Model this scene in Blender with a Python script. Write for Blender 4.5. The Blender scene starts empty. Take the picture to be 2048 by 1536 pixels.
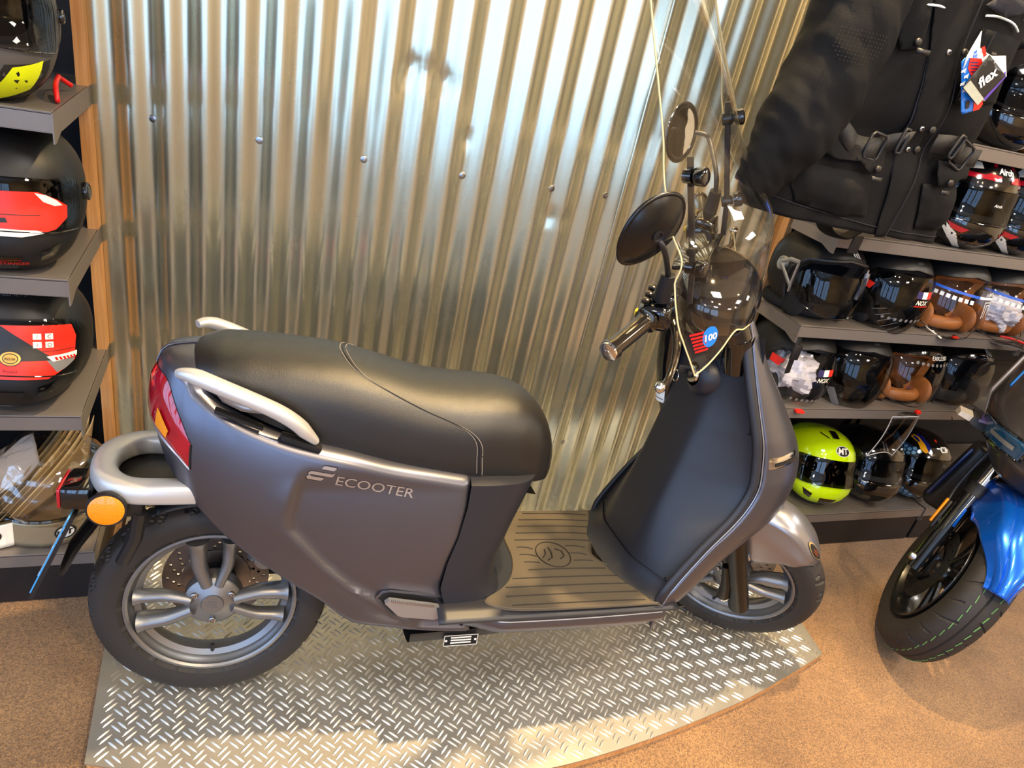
import bpy, bmesh, math, random
from math import sin, cos, pi, sqrt, atan2, radians, exp
from mathutils import Vector, Matrix, noise as mnoise
random.seed(7)
SC = bpy.context.scene
COL = SC.collection
# ------------------------------------------------------------------ camera
cam_data = bpy.data.cameras.new('camera'); cam = bpy.data.objects.new('camera', cam_data); COL.objects.link(cam)
cam_data.sensor_width = 36.0; cam_data.lens = 24.634; cam_data.clip_start = 0.02
cr, cu, cf = (0.93371751, -0.298084, 0.19828651), (-0.0263512, 0.49513219, 0.86841795), (0.35703953, 0.81608213, -0.45445872)
cam.matrix_world = Matrix(((cr[0], cu[0], -cf[0], 0), (cr[1], cu[1], -cf[1], 0), (cr[2], cu[2], -cf[2], 1.4362), (0, 0, 0, 1)))
SC.camera = cam
# ------------------------------------------------------------------ world and light
SC.view_settings.view_transform = 'Standard'; SC.view_settings.look = 'None'
SC.view_settings.gamma = 1.0; SC.view_settings.use_curve_mapping = False
SC.view_settings.exposure = 0.0
w = bpy.data.worlds.new('world'); SC.world = w; w.use_nodes = True
w.node_tree.nodes['Background'].inputs[0].default_value = (0.5, 0.6, 0.8, 1); w.node_tree.nodes['Background'].inputs[1].default_value = 0.3
SC.cycles.use_denoising = True
SC.cycles.max_bounces = 8; SC.cycles.transparent_max_bounces = 24; SC.cycles.transmission_bounces = 8; SC.cycles.glossy_bounces = 5
SC.cycles.sample_clamp_indirect = 6.0
def area(loc, rot, sx, sy, power, col):
    l = bpy.data.lights.new('panel_light', 'AREA'); l.shape = 'RECTANGLE'; l.size = sx; l.size_y = sy; l.energy = power; l.color = col
    o = bpy.data.objects.new('panel_light', l); o.location = loc; o.rotation_euler = rot; COL.objects.link(o); return o
def spot(loc, to, power, col, ang=80, r=0.04, blend=0.9):
    l = bpy.data.lights.new('spot_light', 'SPOT'); l.energy = power; l.color = col; l.spot_size = radians(ang); l.spot_blend = blend; l.shadow_soft_size = r
    o = bpy.data.objects.new('spot_light', l); o.location = loc; d = Vector(to) - Vector(loc)
    o.rotation_euler = d.to_track_quat('-Z', 'Y').to_euler(); COL.objects.link(o); return o
WARM = (1.0, 0.71, 0.36)
# ceiling LED panels of the shop
for x, y in ((-2.2, -2.8), (0.2, -2.8), (2.6, -2.8), (-2.2, -0.4), (3.0, -0.4), (0.9, 0.15), (4.6, 0.6)):
    area((x, y, 2.86), (0, 0, 0), 0.6, 0.6, 38, (1.0, 0.95, 0.87))
# warm track spots, plus fill spots added where noted
spot((1.10, 1.24, 2.74), (0.70, 1.10, 0.3), 440, WARM, 84)
spot((0.9, -1.2, 2.75), (0.9, 0.35, 0.0), 200, WARM, 80)
spot((-1.5, -2.5, 2.75), (2.5, -5.2, 1.2), 220, WARM, 110)  # added fill: warms the unseen front wall that the sheet reflects
spot((3.2, -2.5, 2.75), (5.6, -0.6, 1.3), 420, WARM, 110)  # added fill: brightens the right wall for the sheet's tan bands
spot((2.2, -2.6, 2.75), (2.4, -5.2, 1.2), 220, WARM, 110)  # added fill: second wash on the front wall, for the reflections
spot((2.45, 0.55, 2.75), (1.9, 1.0, 0.0), 90, WARM, 75)
spot((0.2, -0.9, 2.75), (0.35, 1.3, 0.8), 60, (1.0, 0.75, 0.5), 75)  # added fill: lifts the lower part of the corrugated wall
spot((3.2, -1.6, 2.75), (2.0, 1.5, 0.9), 120, (1.0, 0.78, 0.55), 60)
# ------------------------------------------------------------------ helpers
def lin(c):
    return tuple((x / 12.92 if x <= 0.04045 else ((x + 0.055) / 1.055) ** 2.4) for x in (v / 255.0 for v in c))
MATS = {}
def mat(name, rgb, rough=0.5, metal=0.0, coat=0.0, emis=None, est=0.0, trans=0.0, ior=1.45, alpha=1.0, bump=0.0, bscale=200.0, vary=0.0, vscale=8.0, rvary=0.0, spec=0.5, aniso=0.0, sheen=0.0, obj=True):
    if name in MATS: return MATS[name]
    m = bpy.data.materials.new(name); m.use_nodes = True; nt = m.node_tree; b = nt.nodes['Principled BSDF']
    c = (*lin(rgb), 1.0)
    b.inputs['Base Color'].default_value = c; b.inputs['Roughness'].default_value = rough; b.inputs['Metallic'].default_value = metal
    b.inputs['Coat Weight'].default_value = coat; b.inputs['Coat Roughness'].default_value = 0.05
    b.inputs['Transmission Weight'].default_value = trans; b.inputs['IOR'].default_value = ior; b.inputs['Alpha'].default_value = alpha
    b.inputs['Specular IOR Level'].default_value = spec
    if sheen: b.inputs['Sheen Weight'].default_value = sheen
    if emis: b.inputs['Emission Color'].default_value = (*lin(emis), 1); b.inputs['Emission Strength'].default_value = est
    tc = nt.nodes.new('ShaderNodeTexCoord')
    if bump:
        n = nt.nodes.new('ShaderNodeTexNoise'); n.inputs['Scale'].default_value = bscale; n.inputs['Detail'].default_value = 3
        nt.links.new(tc.outputs['Object'], n.inputs['Vector']); bp = nt.nodes.new('ShaderNodeBump'); bp.inputs['Strength'].default_value = bump; bp.inputs['Distance'].default_value = 0.002
        nt.links.new(n.outputs['Fac'], bp.inputs['Height']); nt.links.new(bp.outputs['Normal'], b.inputs['Normal'])
    if vary or rvary:
        n = nt.nodes.new('ShaderNodeTexNoise'); n.inputs['Scale'].default_value = vscale; n.inputs['Detail'].default_value = 5
        nt.links.new(tc.outputs['Object'], n.inputs['Vector'])
        if vary:
            mx = nt.nodes.new('ShaderNodeMix'); mx.data_type = 'RGBA'; mx.inputs[6].default_value = tuple(x * (1 - vary) for x in c[:3]) + (1,); mx.inputs[7].default_value = tuple(min(1, x * (1 + vary)) for x in c[:3]) + (1,)
            nt.links.new(n.outputs['Fac'], mx.inputs[0]); nt.links.new(mx.outputs[2], b.inputs['Base Color'])
        if rvary:
            mr = nt.nodes.new('ShaderNodeMapRange'); mr.inputs[3].default_value = max(0, rough - rvary); mr.inputs[4].default_value = rough + rvary
            nt.links.new(n.outputs['Fac'], mr.inputs[0]); nt.links.new(mr.outputs[0], b.inputs['Roughness'])
    MATS[name] = m; return m
def glassmat(name, tint, amount=0.12, rough=0.02, graze=0.75):
    """thin clear plastic: mostly see-through, with a fresnel gloss"""
    if name in MATS: return MATS[name]
    m = bpy.data.materials.new(name); m.use_nodes = True; nt = m.node_tree; nt.nodes.clear()
    out = nt.nodes.new('ShaderNodeOutputMaterial'); t = nt.nodes.new('ShaderNodeBsdfTransparent'); g = nt.nodes.new('ShaderNodeBsdfGlossy')
    t.inputs[0].default_value = (*tint, 1); g.inputs[0].default_value = (1, 1, 1, 1); g.inputs['Roughness'].default_value = rough
    fr = nt.nodes.new('ShaderNodeLayerWeight'); fr.inputs[0].default_value = 0.5; pw = nt.nodes.new('ShaderNodeMath'); pw.operation = 'POWER'; pw.inputs[1].default_value = 4.0
    ad = nt.nodes.new('ShaderNodeMath'); ad.operation = 'MULTIPLY_ADD'; ad.inputs[1].default_value = graze; ad.inputs[2].default_value = amount
    nt.links.new(fr.outputs['Facing'], pw.inputs[0]); nt.links.new(pw.outputs[0], ad.inputs[0]); mx = nt.nodes.new('ShaderNodeMixShader'); nt.links.new(ad.outputs[0], mx.inputs[0]); nt.links.new(t.outputs[0], mx.inputs[1]); nt.links.new(g.outputs[0], mx.inputs[2]); nt.links.new(mx.outputs[0], out.inputs[0])
    MATS[name] = m; return m
def tag(o, label=None, cat=None, group=None, kind=None):
    if label: o['label'] = label
    if cat: o['category'] = cat
    if group: o['group'] = group
    if kind: o['kind'] = kind
    return o
def empty(name, loc=(0, 0, 0), rot=(0, 0, 0)):
    o = bpy.data.objects.new(name, None); o.empty_display_size = 0.05; o.location = loc; o.rotation_euler = rot; COL.objects.link(o); return o
class MB:
    def __init__(s): s.v = []; s.f = []; s.m = []
    def add(s, vf, mi=0, xf=None):
        v, f = vf; k = len(s.v)
        s.v += [tuple(xf(p)) for p in v] if xf else [tuple(p) for p in v]
        s.f += [tuple(i + k for i in q) for q in f]; s.m += [mi] * len(f); return s
    def mesh(s, name, mats, smooth=True, angle=38):
        me = bpy.data.meshes.new(name); me.from_pydata(s.v, [], s.f); 
        for m in (mats if isinstance(mats, (list, tuple)) else [mats]): me.materials.append(m)
        if any(s.m): me.polygons.foreach_set('material_index', s.m)
        bm = bmesh.new(); bm.from_mesh(me); bmesh.ops.remove_doubles(bm, verts=bm.verts, dist=1e-6); bmesh.ops.recalc_face_normals(bm, faces=bm.faces); bm.to_mesh(me); bm.free()
        if smooth:
            me.polygons.foreach_set('use_smooth', [True] * len(me.polygons)); me.set_sharp_from_angle(angle=radians(angle))
        me.update(); return me
    def build(s, name, mats, parent=None, smooth=True, angle=38, solid=0.0, off=0.0, xf=None):
        if xf: s.v = [tuple(xf(p)) for p in s.v]
        o = bpy.data.objects.new(name, s.mesh(name, mats, smooth, angle)); COL.objects.link(o)
        if parent: o.parent = parent
        if solid:
            md = o.modifiers.new('solid', 'SOLIDIFY'); md.thickness = solid; md.offset = off
        return o
def mk(name, vf, mats, parent=None, **k): return MB().add(vf).build(name, mats, parent, **k)
def box(c, s, bev=0.0, seg=2, rot=None):
    bm = bmesh.new(); bmesh.ops.create_cube(bm, size=1.0); bmesh.ops.scale(bm, vec=s, verts=bm.verts)
    if bev: bmesh.ops.bevel(bm, geom=bm.edges[:], offset=min(bev, min(s) * 0.49), segments=seg, affect='EDGES', profile=0.5)
    R = Matrix.Rotation(rot[0], 3, rot[1]) if rot else None
    v = [tuple((R @ p.co if R else p.co) + Vector(c)) for p in bm.verts]; bm.verts.index_update(); f = [tuple(q.index for q in fc.verts) for fc in bm.faces]; bm.free(); return v, f
def grid(fn, nu, nv, cu=False, cv=False):
    U = nu if cu else nu + 1; V = nv if cv else nv + 1
    v = [tuple(fn(i / nu, j / nv)) for i in range(U) for j in range(V)]; f = []
    for i in range(nu):
        for j in range(nv):
            a, b = i, (i + 1) % U; c, d = j, (j + 1) % V
            f.append((a * V + c, b * V + c, b * V + d, a * V + d))
    return v, f
def tube(pts, r, n=10, closed=False, caps=True, sx=1.0, sy=1.0, up=(0, 0, 1), pw=1.0):
    P = [Vector(p) for p in pts]; N = len(P); R = r if isinstance(r, (list, tuple)) else [r] * N; v = []; f = []
    prev = None
    for i, p in enumerate(P):
        a = P[(i - 1) % N] if (closed or i > 0) else p; b = P[(i + 1) % N] if (closed or i < N - 1) else p
        t = (b - a).normalized(); ref = Vector(up)
        if prev is None:
            s = t.cross(ref)
            if s.length < 1e-3: s = t.cross(Vector((1, 0, 0)))
        else: s = prev - t * prev.dot(t)
        s.normalize(); u = s.cross(t); prev = s
        for k in range(n):
            a_ = 2 * pi * k / n; ca, sa = cos(a_), sin(a_)
            if pw != 1.0: ca = math.copysign(abs(ca) ** pw, ca); sa = math.copysign(abs(sa) ** pw, sa)
            v.append(tuple(p + s * (ca * R[i] * sx) + u * (sa * R[i] * sy)))
    for i in range(N if closed else N - 1):
        j = (i + 1) % N
        for k in range(n): f.append((i * n + k, i * n + (k + 1) % n, j * n + (k + 1) % n, j * n + k))
    if caps and not closed: f.append(tuple(range(n))[::-1]); f.append(tuple((N - 1) * n + k for k in range(n)))
    return v, f
def lathe(prof, n=48, axis='y', c=(0, 0, 0), a0=0.0, a1=2 * pi):
    full = abs(a1 - a0 - 2 * pi) < 1e-6; M = n if full else n + 1; v = []; f = []; m = len(prof)
    for i in range(M):
        a = a0 + (a1 - a0) * i / n
        for r, h in prof:
            p = (r * cos(a), h, r * sin(a)) if axis == 'y' else ((r * cos(a), r * sin(a), h) if axis == 'z' else (h, r * cos(a), r * sin(a)))
            v.append((p[0] + c[0], p[1] + c[1], p[2] + c[2]))
    for i in range(n):
        j = (i + 1) % M
        for k in range(m - 1): f.append((i * m + k, j * m + k, j * m + k + 1, i * m + k + 1))
    return v, f
def disc(c, r, n=24, h=0.004, axis='y', bev=0.15):
    b = min(r, h) * bev; return lathe([(0, h), (r - b, h), (r, h - b), (r, 0), (0, 0)], n, axis, c)
def prism(poly, h, fn):
    """2D polygon (u,v) extruded by h along the third coordinate; fn(u,v,w)->point"""
    n = len(poly); v = [fn(a, b, 0) for a, b in poly] + [fn(a, b, h) for a, b in poly]
    f = [tuple(range(n))[::-1], tuple(range(n, 2 * n))] + [(i, (i + 1) % n, n + (i + 1) % n, n + i) for i in range(n)]
    return v, f
def fillpoly(loops, cell=0.0):
    """triangulated flat fill of polygon loops (with holes), optionally cut into cells -> 2D verts, faces"""
    bm = bmesh.new(); es = []
    for L in loops:
        vs = [bm.verts.new((a, b, 0)) for a, b in L]
        for i in range(len(vs)): es.append(bm.edges.new((vs[i], vs[(i + 1) % len(vs)])))
    bmesh.ops.triangle_fill(bm, use_beauty=True, use_dissolve=False, edges=es)
    if cell:
        xs = [p.co.x for p in bm.verts]; ys = [p.co.y for p in bm.verts]
        for ax, lo, hi in ((0, min(xs), max(xs)), (1, min(ys), max(ys))):
            k = int((hi - lo) / cell)
            for i in range(1, k + 1):
                q = lo + (hi - lo) * i / (k + 1)
                bmesh.ops.bisect_plane(bm, geom=bm.verts[:] + bm.edges[:] + bm.faces[:], plane_co=(q if ax == 0 else 0, q if ax == 1 else 0, 0), plane_no=(1, 0, 0) if ax == 0 else (0, 1, 0))
    bm.verts.index_update(); v = [(p.co.x, p.co.y) for p in bm.verts]; f = [tuple(q.index for q in fc.verts) for fc in bm.faces]; bm.free(); return v, f
def mapped(vf, fn): return [fn(a, b) for a, b in vf[0]], vf[1]
_tc = {}
def text2d(s, size=1.0, shear=0.0, sx=1.0, bold=0.0, centre=True):
    key = (s, bold)
    if key not in _tc:
        cu_ = bpy.data.curves.new('t', 'FONT'); cu_.body = s; cu_.size = 1.0; cu_.resolution_u = 3; cu_.offset = bold; cu_.fill_mode = 'FRONT'
        ob = bpy.data.objects.new('t', cu_); me = ob.to_mesh()
        v = [(p.co.x, p.co.y) for p in me.vertices]; f = [tuple(q.vertices) for q in me.polygons]
        ob.to_mesh_clear(); bpy.data.objects.remove(ob); bpy.data.curves.remove(cu_)
        _tc[key] = (v, f)
    v, f = _tc[key]
    x0 = min(p[0] for p in v); x1 = max(p[0] for p in v); y0 = min(p[1] for p in v); y1 = max(p[1] for p in v); cx = (x0 + x1) / 2 if centre else x0; cy = (y0 + y1) / 2 if centre else y0
    return [((a - cx) * size * sx + (b - cy) * size * shear, (b - cy) * size) for a, b in v], f
def interp(x, T):
    if x <= T[0][0]: return T[0][1]
    for (a, b), (c, d) in zip(T, T[1:]):
        if x <= c: return b + (d - b) * (x - a) / (c - a)
    return T[-1][1]
def sinterp(x, T):
    """smooth (catmull) interpolation of a table"""
    n = len(T)
    if x <= T[0][0]: return T[0][1]
    if x >= T[-1][0]: return T[-1][1]
    for i in range(n - 1):
        if x <= T[i + 1][0]:
            x0, y0 = T[i]; x1, y1 = T[i + 1]; t = (x - x0) / (x1 - x0)
            m0 = (y1 - T[i - 1][1]) / (x1 - T[i - 1][0]) if i > 0 else (y1 - y0) / (x1 - x0)
            m1 = (T[i + 2][1] - y0) / (T[i + 2][0] - x0) if i < n - 2 else (y1 - y0) / (x1 - x0)
            h = x1 - x0
            return (2 * t ** 3 - 3 * t * t + 1) * y0 + (t ** 3 - 2 * t * t + t) * h * m0 + (-2 * t ** 3 + 3 * t * t) * y1 + (t ** 3 - t * t) * h * m1
def smooth(a, b, x):
    t = max(0.0, min(1.0, (x - a) / (b - a))); return t * t * (3 - 2 * t)
def spline(pts, n=8, closed=False):
    P = [Vector(p) for p in pts]; N = len(P); out = []
    for i in range(N if closed else N - 1):
        p0 = P[(i - 1) % N] if (closed or i > 0) else P[i]; p1 = P[i]; p2 = P[(i + 1) % N]; p3 = P[(i + 2) % N] if (closed or i < N - 2) else P[(i + 1) % N]
        for k in range(n):
            t = k / n; out.append(tuple(0.5 * ((2 * p1) + (p2 - p0) * t + (2 * p0 - 5 * p1 + 4 * p2 - p3) * t * t + (3 * p1 - p0 - 3 * p2 + p3) * t ** 3)))
    if not closed: out.append(tuple(P[-1]))
    return out
def copy_tree(o, parent=None):
    c = o.copy(); COL.objects.link(c); c.parent = parent
    for ch in [x for x in bpy.data.objects if x.parent is o]: copy_tree(ch, c)
    return c
# ------------------------------------------------------------------ materials
M_plastic = mat('black_plastic', (24, 24, 27), 0.42, bump=0.05, bscale=900)
M_gloss = mat('gloss_black', (9, 9, 11), 0.08, coat=1.0, rvary=0.03)
M_chrome = mat('chrome', (215, 215, 215), 0.07, 1.0, rvary=0.03)
M_steel = mat('bright_steel', (170, 170, 172), 0.28, 1.0, rvary=0.06)
M_rubber = mat('tyre_rubber', (38, 35, 34), 0.62, bump=0.15, bscale=500, vary=0.25, vscale=14)
M_matblack = mat('matte_black', (21, 20, 20), 0.5, bump=0.04, bscale=1200)
M_white = mat('white_print', (225, 225, 220), 0.5, vary=0.03)
M_red = mat('red_print', (205, 22, 24), 0.35, vary=0.05)
M_dark = mat('dark_void', (6, 6, 8), 0.8, vary=0.2)
# ------------------------------------------------------------------ floor and room shell
def carpet_mat():
    m = mat('carpet', (165, 113, 60), 0.95, sheen=0.3); nt = m.node_tree; b = nt.nodes['Principled BSDF']; tc = nt.nodes.new('ShaderNodeTexCoord')
    vo = nt.nodes.new('ShaderNodeTexVoronoi'); vo.inputs['Scale'].default_value = 400; n2 = nt.nodes.new('ShaderNodeTexNoise'); n2.inputs['Scale'].default_value = 2.2; n2.inputs['Detail'].default_value = 7; n2.inputs['Roughness'].default_value = 0.6
    n3 = nt.nodes.new('ShaderNodeTexNoise'); n3.inputs['Scale'].default_value = 330; n3.inputs['Detail'].default_value = 2
    for n in (vo, n2, n3): nt.links.new(tc.outputs['Object'], n.inputs['Vector'])
    cr_ = nt.nodes.new('ShaderNodeValToRGB'); cr_.color_ramp.elements[0].position = 0.05; cr_.color_ramp.elements[0].color = (*lin((62, 40, 20)), 1); cr_.color_ramp.elements[1].position = 0.95; cr_.color_ramp.elements[1].color = (*lin((184, 141, 92)), 1)
    sp = nt.nodes.new('ShaderNodeSeparateColor'); nt.links.new(vo.outputs['Color'], sp.inputs[0]); am = nt.nodes.new('ShaderNodeMath'); am.operation = 'MULTIPLY_ADD'; am.inputs[1].default_value = .55; nt.links.new(sp.outputs[0], am.inputs[0]); am2 = nt.nodes.new('ShaderNodeMath'); am2.operation = 'MULTIPLY'; am2.inputs[1].default_value = .5; nt.links.new(n3.outputs['Fac'], am2.inputs[0]); nt.links.new(am2.outputs[0], am.inputs[2]); nt.links.new(am.outputs[0], cr_.inputs[0]); c2 = nt.nodes.new('ShaderNodeValToRGB'); c2.color_ramp.elements[0].position = 0.35; c2.color_ramp.elements[0].color = (0.62, 0.6, 0.62, 1); c2.color_ramp.elements[1].position = 0.65; c2.color_ramp.elements[1].color = (1, 1, 1, 1)
    nt.links.new(n2.outputs['Fac'], c2.inputs[0]); mx = nt.nodes.new('ShaderNodeMix'); mx.data_type = 'RGBA'; mx.blend_type = 'MULTIPLY'; mx.inputs[0].default_value = 1
    nt.links.new(cr_.outputs[0], mx.inputs[6]); nt.links.new(c2.outputs[0], mx.inputs[7]); nt.links.new(mx.outputs[2], b.inputs['Base Color'])
    bp = nt.nodes.new('ShaderNodeBump'); bp.inputs['Strength'].default_value = 0.6; bp.inputs['Distance'].default_value = 0.003; nt.links.new(vo.outputs['Distance'], bp.inputs['Height']); nt.links.new(bp.outputs[0], b.inputs['Normal']); return m
X0, X1, Y0, Y1, HT = -4.2, 5.6, -5.2, 1.95, 2.9
M_wallp = mat('shop_wall_paint', (222, 202, 168), 0.8, vary=0.06, vscale=3)
M_wallb = mat('dark_back_wall', (20, 21, 27), 0.7, vary=0.2, vscale=5)
M_ceil = mat('ceiling_tile', (232, 228, 218), 0.85, vary=0.05, vscale=6)
def slab(name, c, s, m): return tag(mk(name, box(c, s), m, smooth=False), kind='structure')
slab('floor', ((X0 + X1) / 2, (Y0 + Y1) / 2, -0.05), (X1 - X0 + .2, Y1 - Y0 + .2, 0.1), carpet_mat())
slab('ceiling', ((X0 + X1) / 2, (Y0 + Y1) / 2, HT + 0.05), (X1 - X0 + .2, Y1 - Y0 + .2, 0.1), M_ceil)
slab('wall_back', ((X0 + X1) / 2, Y1 + 0.05, HT / 2), (X1 - X0 + .2, 0.1, HT), M_wallb)
slab('wall_left', (X0 - 0.05, (Y0 + Y1) / 2, HT / 2), (0.1, Y1 - Y0, HT), M_wallp)
slab('wall_right', (X1 + 0.05, (Y0 + Y1) / 2, HT / 2), (0.1, Y1 - Y0, HT), M_wallp)
slab('wall_front', ((X0 + X1) / 2, Y0 - 0.05, HT / 2), (X1 - X0 + .2, 0.1, HT), M_wallp)
M_day = mat('daylight_pane', (170, 200, 235), 0.2, emis=(160, 198, 248), est=4.4, vary=0.02)
M_frame = mat('window_frame', (90, 92, 96), 0.4, 0.3, vary=0.05)
def window(n, x0, x1, y0, y1, z0=0.12, z1=2.6):
    r = empty('window_%d' % n, ((x0 + x1) / 2, (y0 + y1) / 2, z0)); tag(r, kind='structure'); ox, oy, oz = r.location; side = abs(x1 - x0) < 0.01; k = 2
    L = (y1 - y0) if side else (x1 - x0)
    for i in range(k):
        a = -L / 2 + L * (i + .5) / k
        c = (0.01, a, (z1 - z0) / 2) if side else (a, 0.01, (z1 - z0) / 2); s = (0.01, L / k - 0.06, z1 - z0 - 0.06) if side else (L / k - 0.06, 0.01, z1 - z0 - 0.06)
        mk('pane', box(c, s), M_day, r, smooth=False)
    fb = MB()
    for i in range(k + 1):
        a = -L / 2 + L * i / k; fb.add(box((0.02, a, (z1 - z0) / 2) if side else (a, 0.02, (z1 - z0) / 2), (0.05, 0.06, z1 - z0)))
    for z in (0, z1 - z0): fb.add(box((0.02, 0, z) if side else (0, 0.02, z), (0.05, L, 0.06) if side else (L, 0.05, 0.06)))
    fb.build('window_frame', M_frame, r, smooth=False)
window(1, X0, X0, -4.9, -3.0); window(2, X0, X0, -2.7, -0.8); window(3, X0, X0, -0.5, 1.4)
window(4, -3.9, -1.9, Y0, Y0); window(5, -1.5, 0.5, Y0, Y0)
# ------------------------------------------------------------------ corrugated display wall
WC = (0.6593, 4.2078); WR = 2.5998; TH0 = -0.3441; PIT = 0.0762
def wallpt(th, r, z): return (WC[0] + r * sin(th), WC[1] - r * cos(th), z)
def corr_mat():
    m = mat('galvanised_sheet', (205, 203, 196), 0.2, 1.0); nt = m.node_tree; b = nt.nodes['Principled BSDF']; tc = nt.nodes.new('ShaderNodeTexCoord')
    mp = nt.nodes.new('ShaderNodeMapping'); mp.inputs['Scale'].default_value = (1, 1, 0.12); nt.links.new(tc.outputs['Object'], mp.inputs[0])
    n = nt.nodes.new('ShaderNodeTexNoise'); n.inputs['Scale'].default_value = 26; n.inputs['Detail'].default_value = 6; nt.links.new(mp.outputs[0], n.inputs['Vector'])
    n2 = nt.nodes.new('ShaderNodeTexNoise'); n2.inputs['Scale'].default_value = 9; n2.inputs['Detail'].default_value = 4; nt.links.new(tc.outputs['Object'], n2.inputs['Vector'])
    n4 = nt.nodes.new('ShaderNodeTexNoise'); n4.inputs['Scale'].default_value = 900; nt.links.new(tc.outputs['Object'], n4.inputs['Vector'])
    a = nt.nodes.new('ShaderNodeMath'); a.operation = 'MULTIPLY_ADD'; a.inputs[1].default_value = 0.08; nt.links.new(n2.outputs[0], a.inputs[0]); a2 = nt.nodes.new('ShaderNodeMath'); a2.operation = 'MULTIPLY_ADD'; a2.inputs[1].default_value = 0.08; a2.inputs[2].default_value = 0.18
    nt.links.new(n.outputs[0], a2.inputs[0]); nt.links.new(a2.outputs[0], a.inputs[2]); nt.links.new(a.outputs[0], b.inputs['Roughness'])
    ge = nt.nodes.new('ShaderNodeNewGeometry'); vm = nt.nodes.new('ShaderNodeVectorMath'); vm.operation = 'CROSS_PRODUCT'; vm.inputs[1].default_value = (0, 0, 1); nt.links.new(ge.outputs['Normal'], vm.inputs[0]); nt.links.new(vm.outputs[0], b.inputs['Tangent']); b.inputs['Anisotropic'].default_value = 0.7; b.inputs['Metallic'].default_value = 0.88; b.inputs['Base Color'].default_value = (*lin((206, 203, 178)), 1)
    bp = nt.nodes.new('ShaderNodeBump'); bp.inputs['Strength'].default_value = 0.03; bp.inputs['Distance'].default_value = 0.004; nt.links.new(n2.outputs[0], bp.inputs['Height'])
    bp2 = nt.nodes.new('ShaderNodeBump'); bp2.inputs['Strength'].default_value = 0.03; bp2.inputs['Distance'].default_value = 0.001; nt.links.new(n4.outputs[0], bp2.inputs['Height']); nt.links.new(bp.outputs[0], bp2.inputs['Normal']); nt.links.new(bp2.outputs[0], b.inputs['Normal'])
    return m
M_corr = corr_mat()
panel = empty('display_wall_panel', (0.62, 1.62, 0.025)); tag(panel, 'curved corrugated galvanised steel display wall behind the grey scooter, edged in light wood', 'wall panel')
PO = Vector(panel.location)
S_valley = 0.2 * PIT        # screws sit in the valleys
dents = [(0.318, 1.30, .02), (0.362, 1.296, .026), (0.40, 1.28, .018), (0.30, 1.27, .012), (0.705, 1.02, .012), (0.745, 1.02, .012), (1.02, 0.58, .016), (1.06, 0.585, .014), (0.46, 1.17, .01)]
def sheet_fn(s0, s1, z0, z1, lift):
    def fn(u, v):
        s = s0 + (s1 - s0) * u; z = z0 + (z1 - z0) * v; th = TH0 + s / WR
        a = 0.0088 * cos(2 * pi * (s - S_valley) / PIT)
        wob = 0.0011 * mnoise.noise(Vector((s * 3.1, z * 2.0, 3.7))) * 2
        d = 0
        x = WC[0] + WR * sin(th)
        for dx, dz, dr in dents:
            q = ((x - dx) ** 2 + (z - dz) ** 2) / dr ** 2
            if q < 6: d += 0.006 * exp(-q) * (1 + 0.8 * mnoise.noise(Vector((x * 160, z * 160, 1))))
        p = wallpt(th, WR + lift - a + wob - d, z); return Vector((p[0], p[1], p[2])) - PO
    return fn
SL, SM, SR = -0.118, 1.115, 1.732
mk('corrugated_sheet', grid(sheet_fn(SL, SM + 0.035, 0.027, 2.45, 0.0), 16 * 15, 150), M_corr, panel, solid=0.0009, angle=80)
mk('corrugated_sheet', grid(sheet_fn(SM, SR, 0.027, 2.45, 0.003), 16 * 8, 70), M_corr, panel, solid=0.0009, angle=80)
def wood_mat():
    m = mat('light_wood_strip', (196, 136, 78), 0.45, coat=0.15); nt = m.node_tree; b = nt.nodes['Principled BSDF']; tc = nt.nodes.new('ShaderNodeTexCoord'); mp = nt.nodes.new('ShaderNodeMapping'); mp.inputs['Scale'].default_value = (40, 40, 1.6)
    nt.links.new(tc.outputs['Object'], mp.inputs[0]); n = nt.nodes.new('ShaderNodeTexNoise'); n.inputs['Scale'].default_value = 3; n.inputs['Detail'].default_value = 6; nt.links.new(mp.outputs[0], n.inputs['Vector'])
    c = nt.nodes.new('ShaderNodeValToRGB'); c.color_ramp.elements[0].position = 0.3; c.color_ramp.elements[0].color = (*lin((168, 116, 66)), 1); c.color_ramp.elements[1].position = 0.7; c.color_ramp.elements[1].color = (*lin((206, 156, 102)), 1)
    nt.links.new(n.outputs[0], c.inputs[0]); nt.links.new(c.outputs[0], b.inputs['Base Color']); return m
M_wood = wood_mat()
def strip(x0, y0, x1, y1, d):
    dx, dy = x1 - x0, y1 - y0; L = sqrt(dx * dx + dy * dy); nx, ny = -dy / L, dx / L
    P = [(x0, y0), (x1, y1), (x1 + nx * d, y1 + ny * d), (x0 + nx * d, y0 + ny * d)]
    return prism(P, 2.42, lambda a, b, c: Vector((a, b, 0.027 + c)) - PO)
mk('edge_strip', strip(-0.3405, 1.757, -0.3185, 1.757, 0.05), M_wood, panel, smooth=False)
mk('edge_strip', strip(1.497, 1.690, 1.517, 1.688, 0.09), M_wood, panel, smooth=False)
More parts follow.
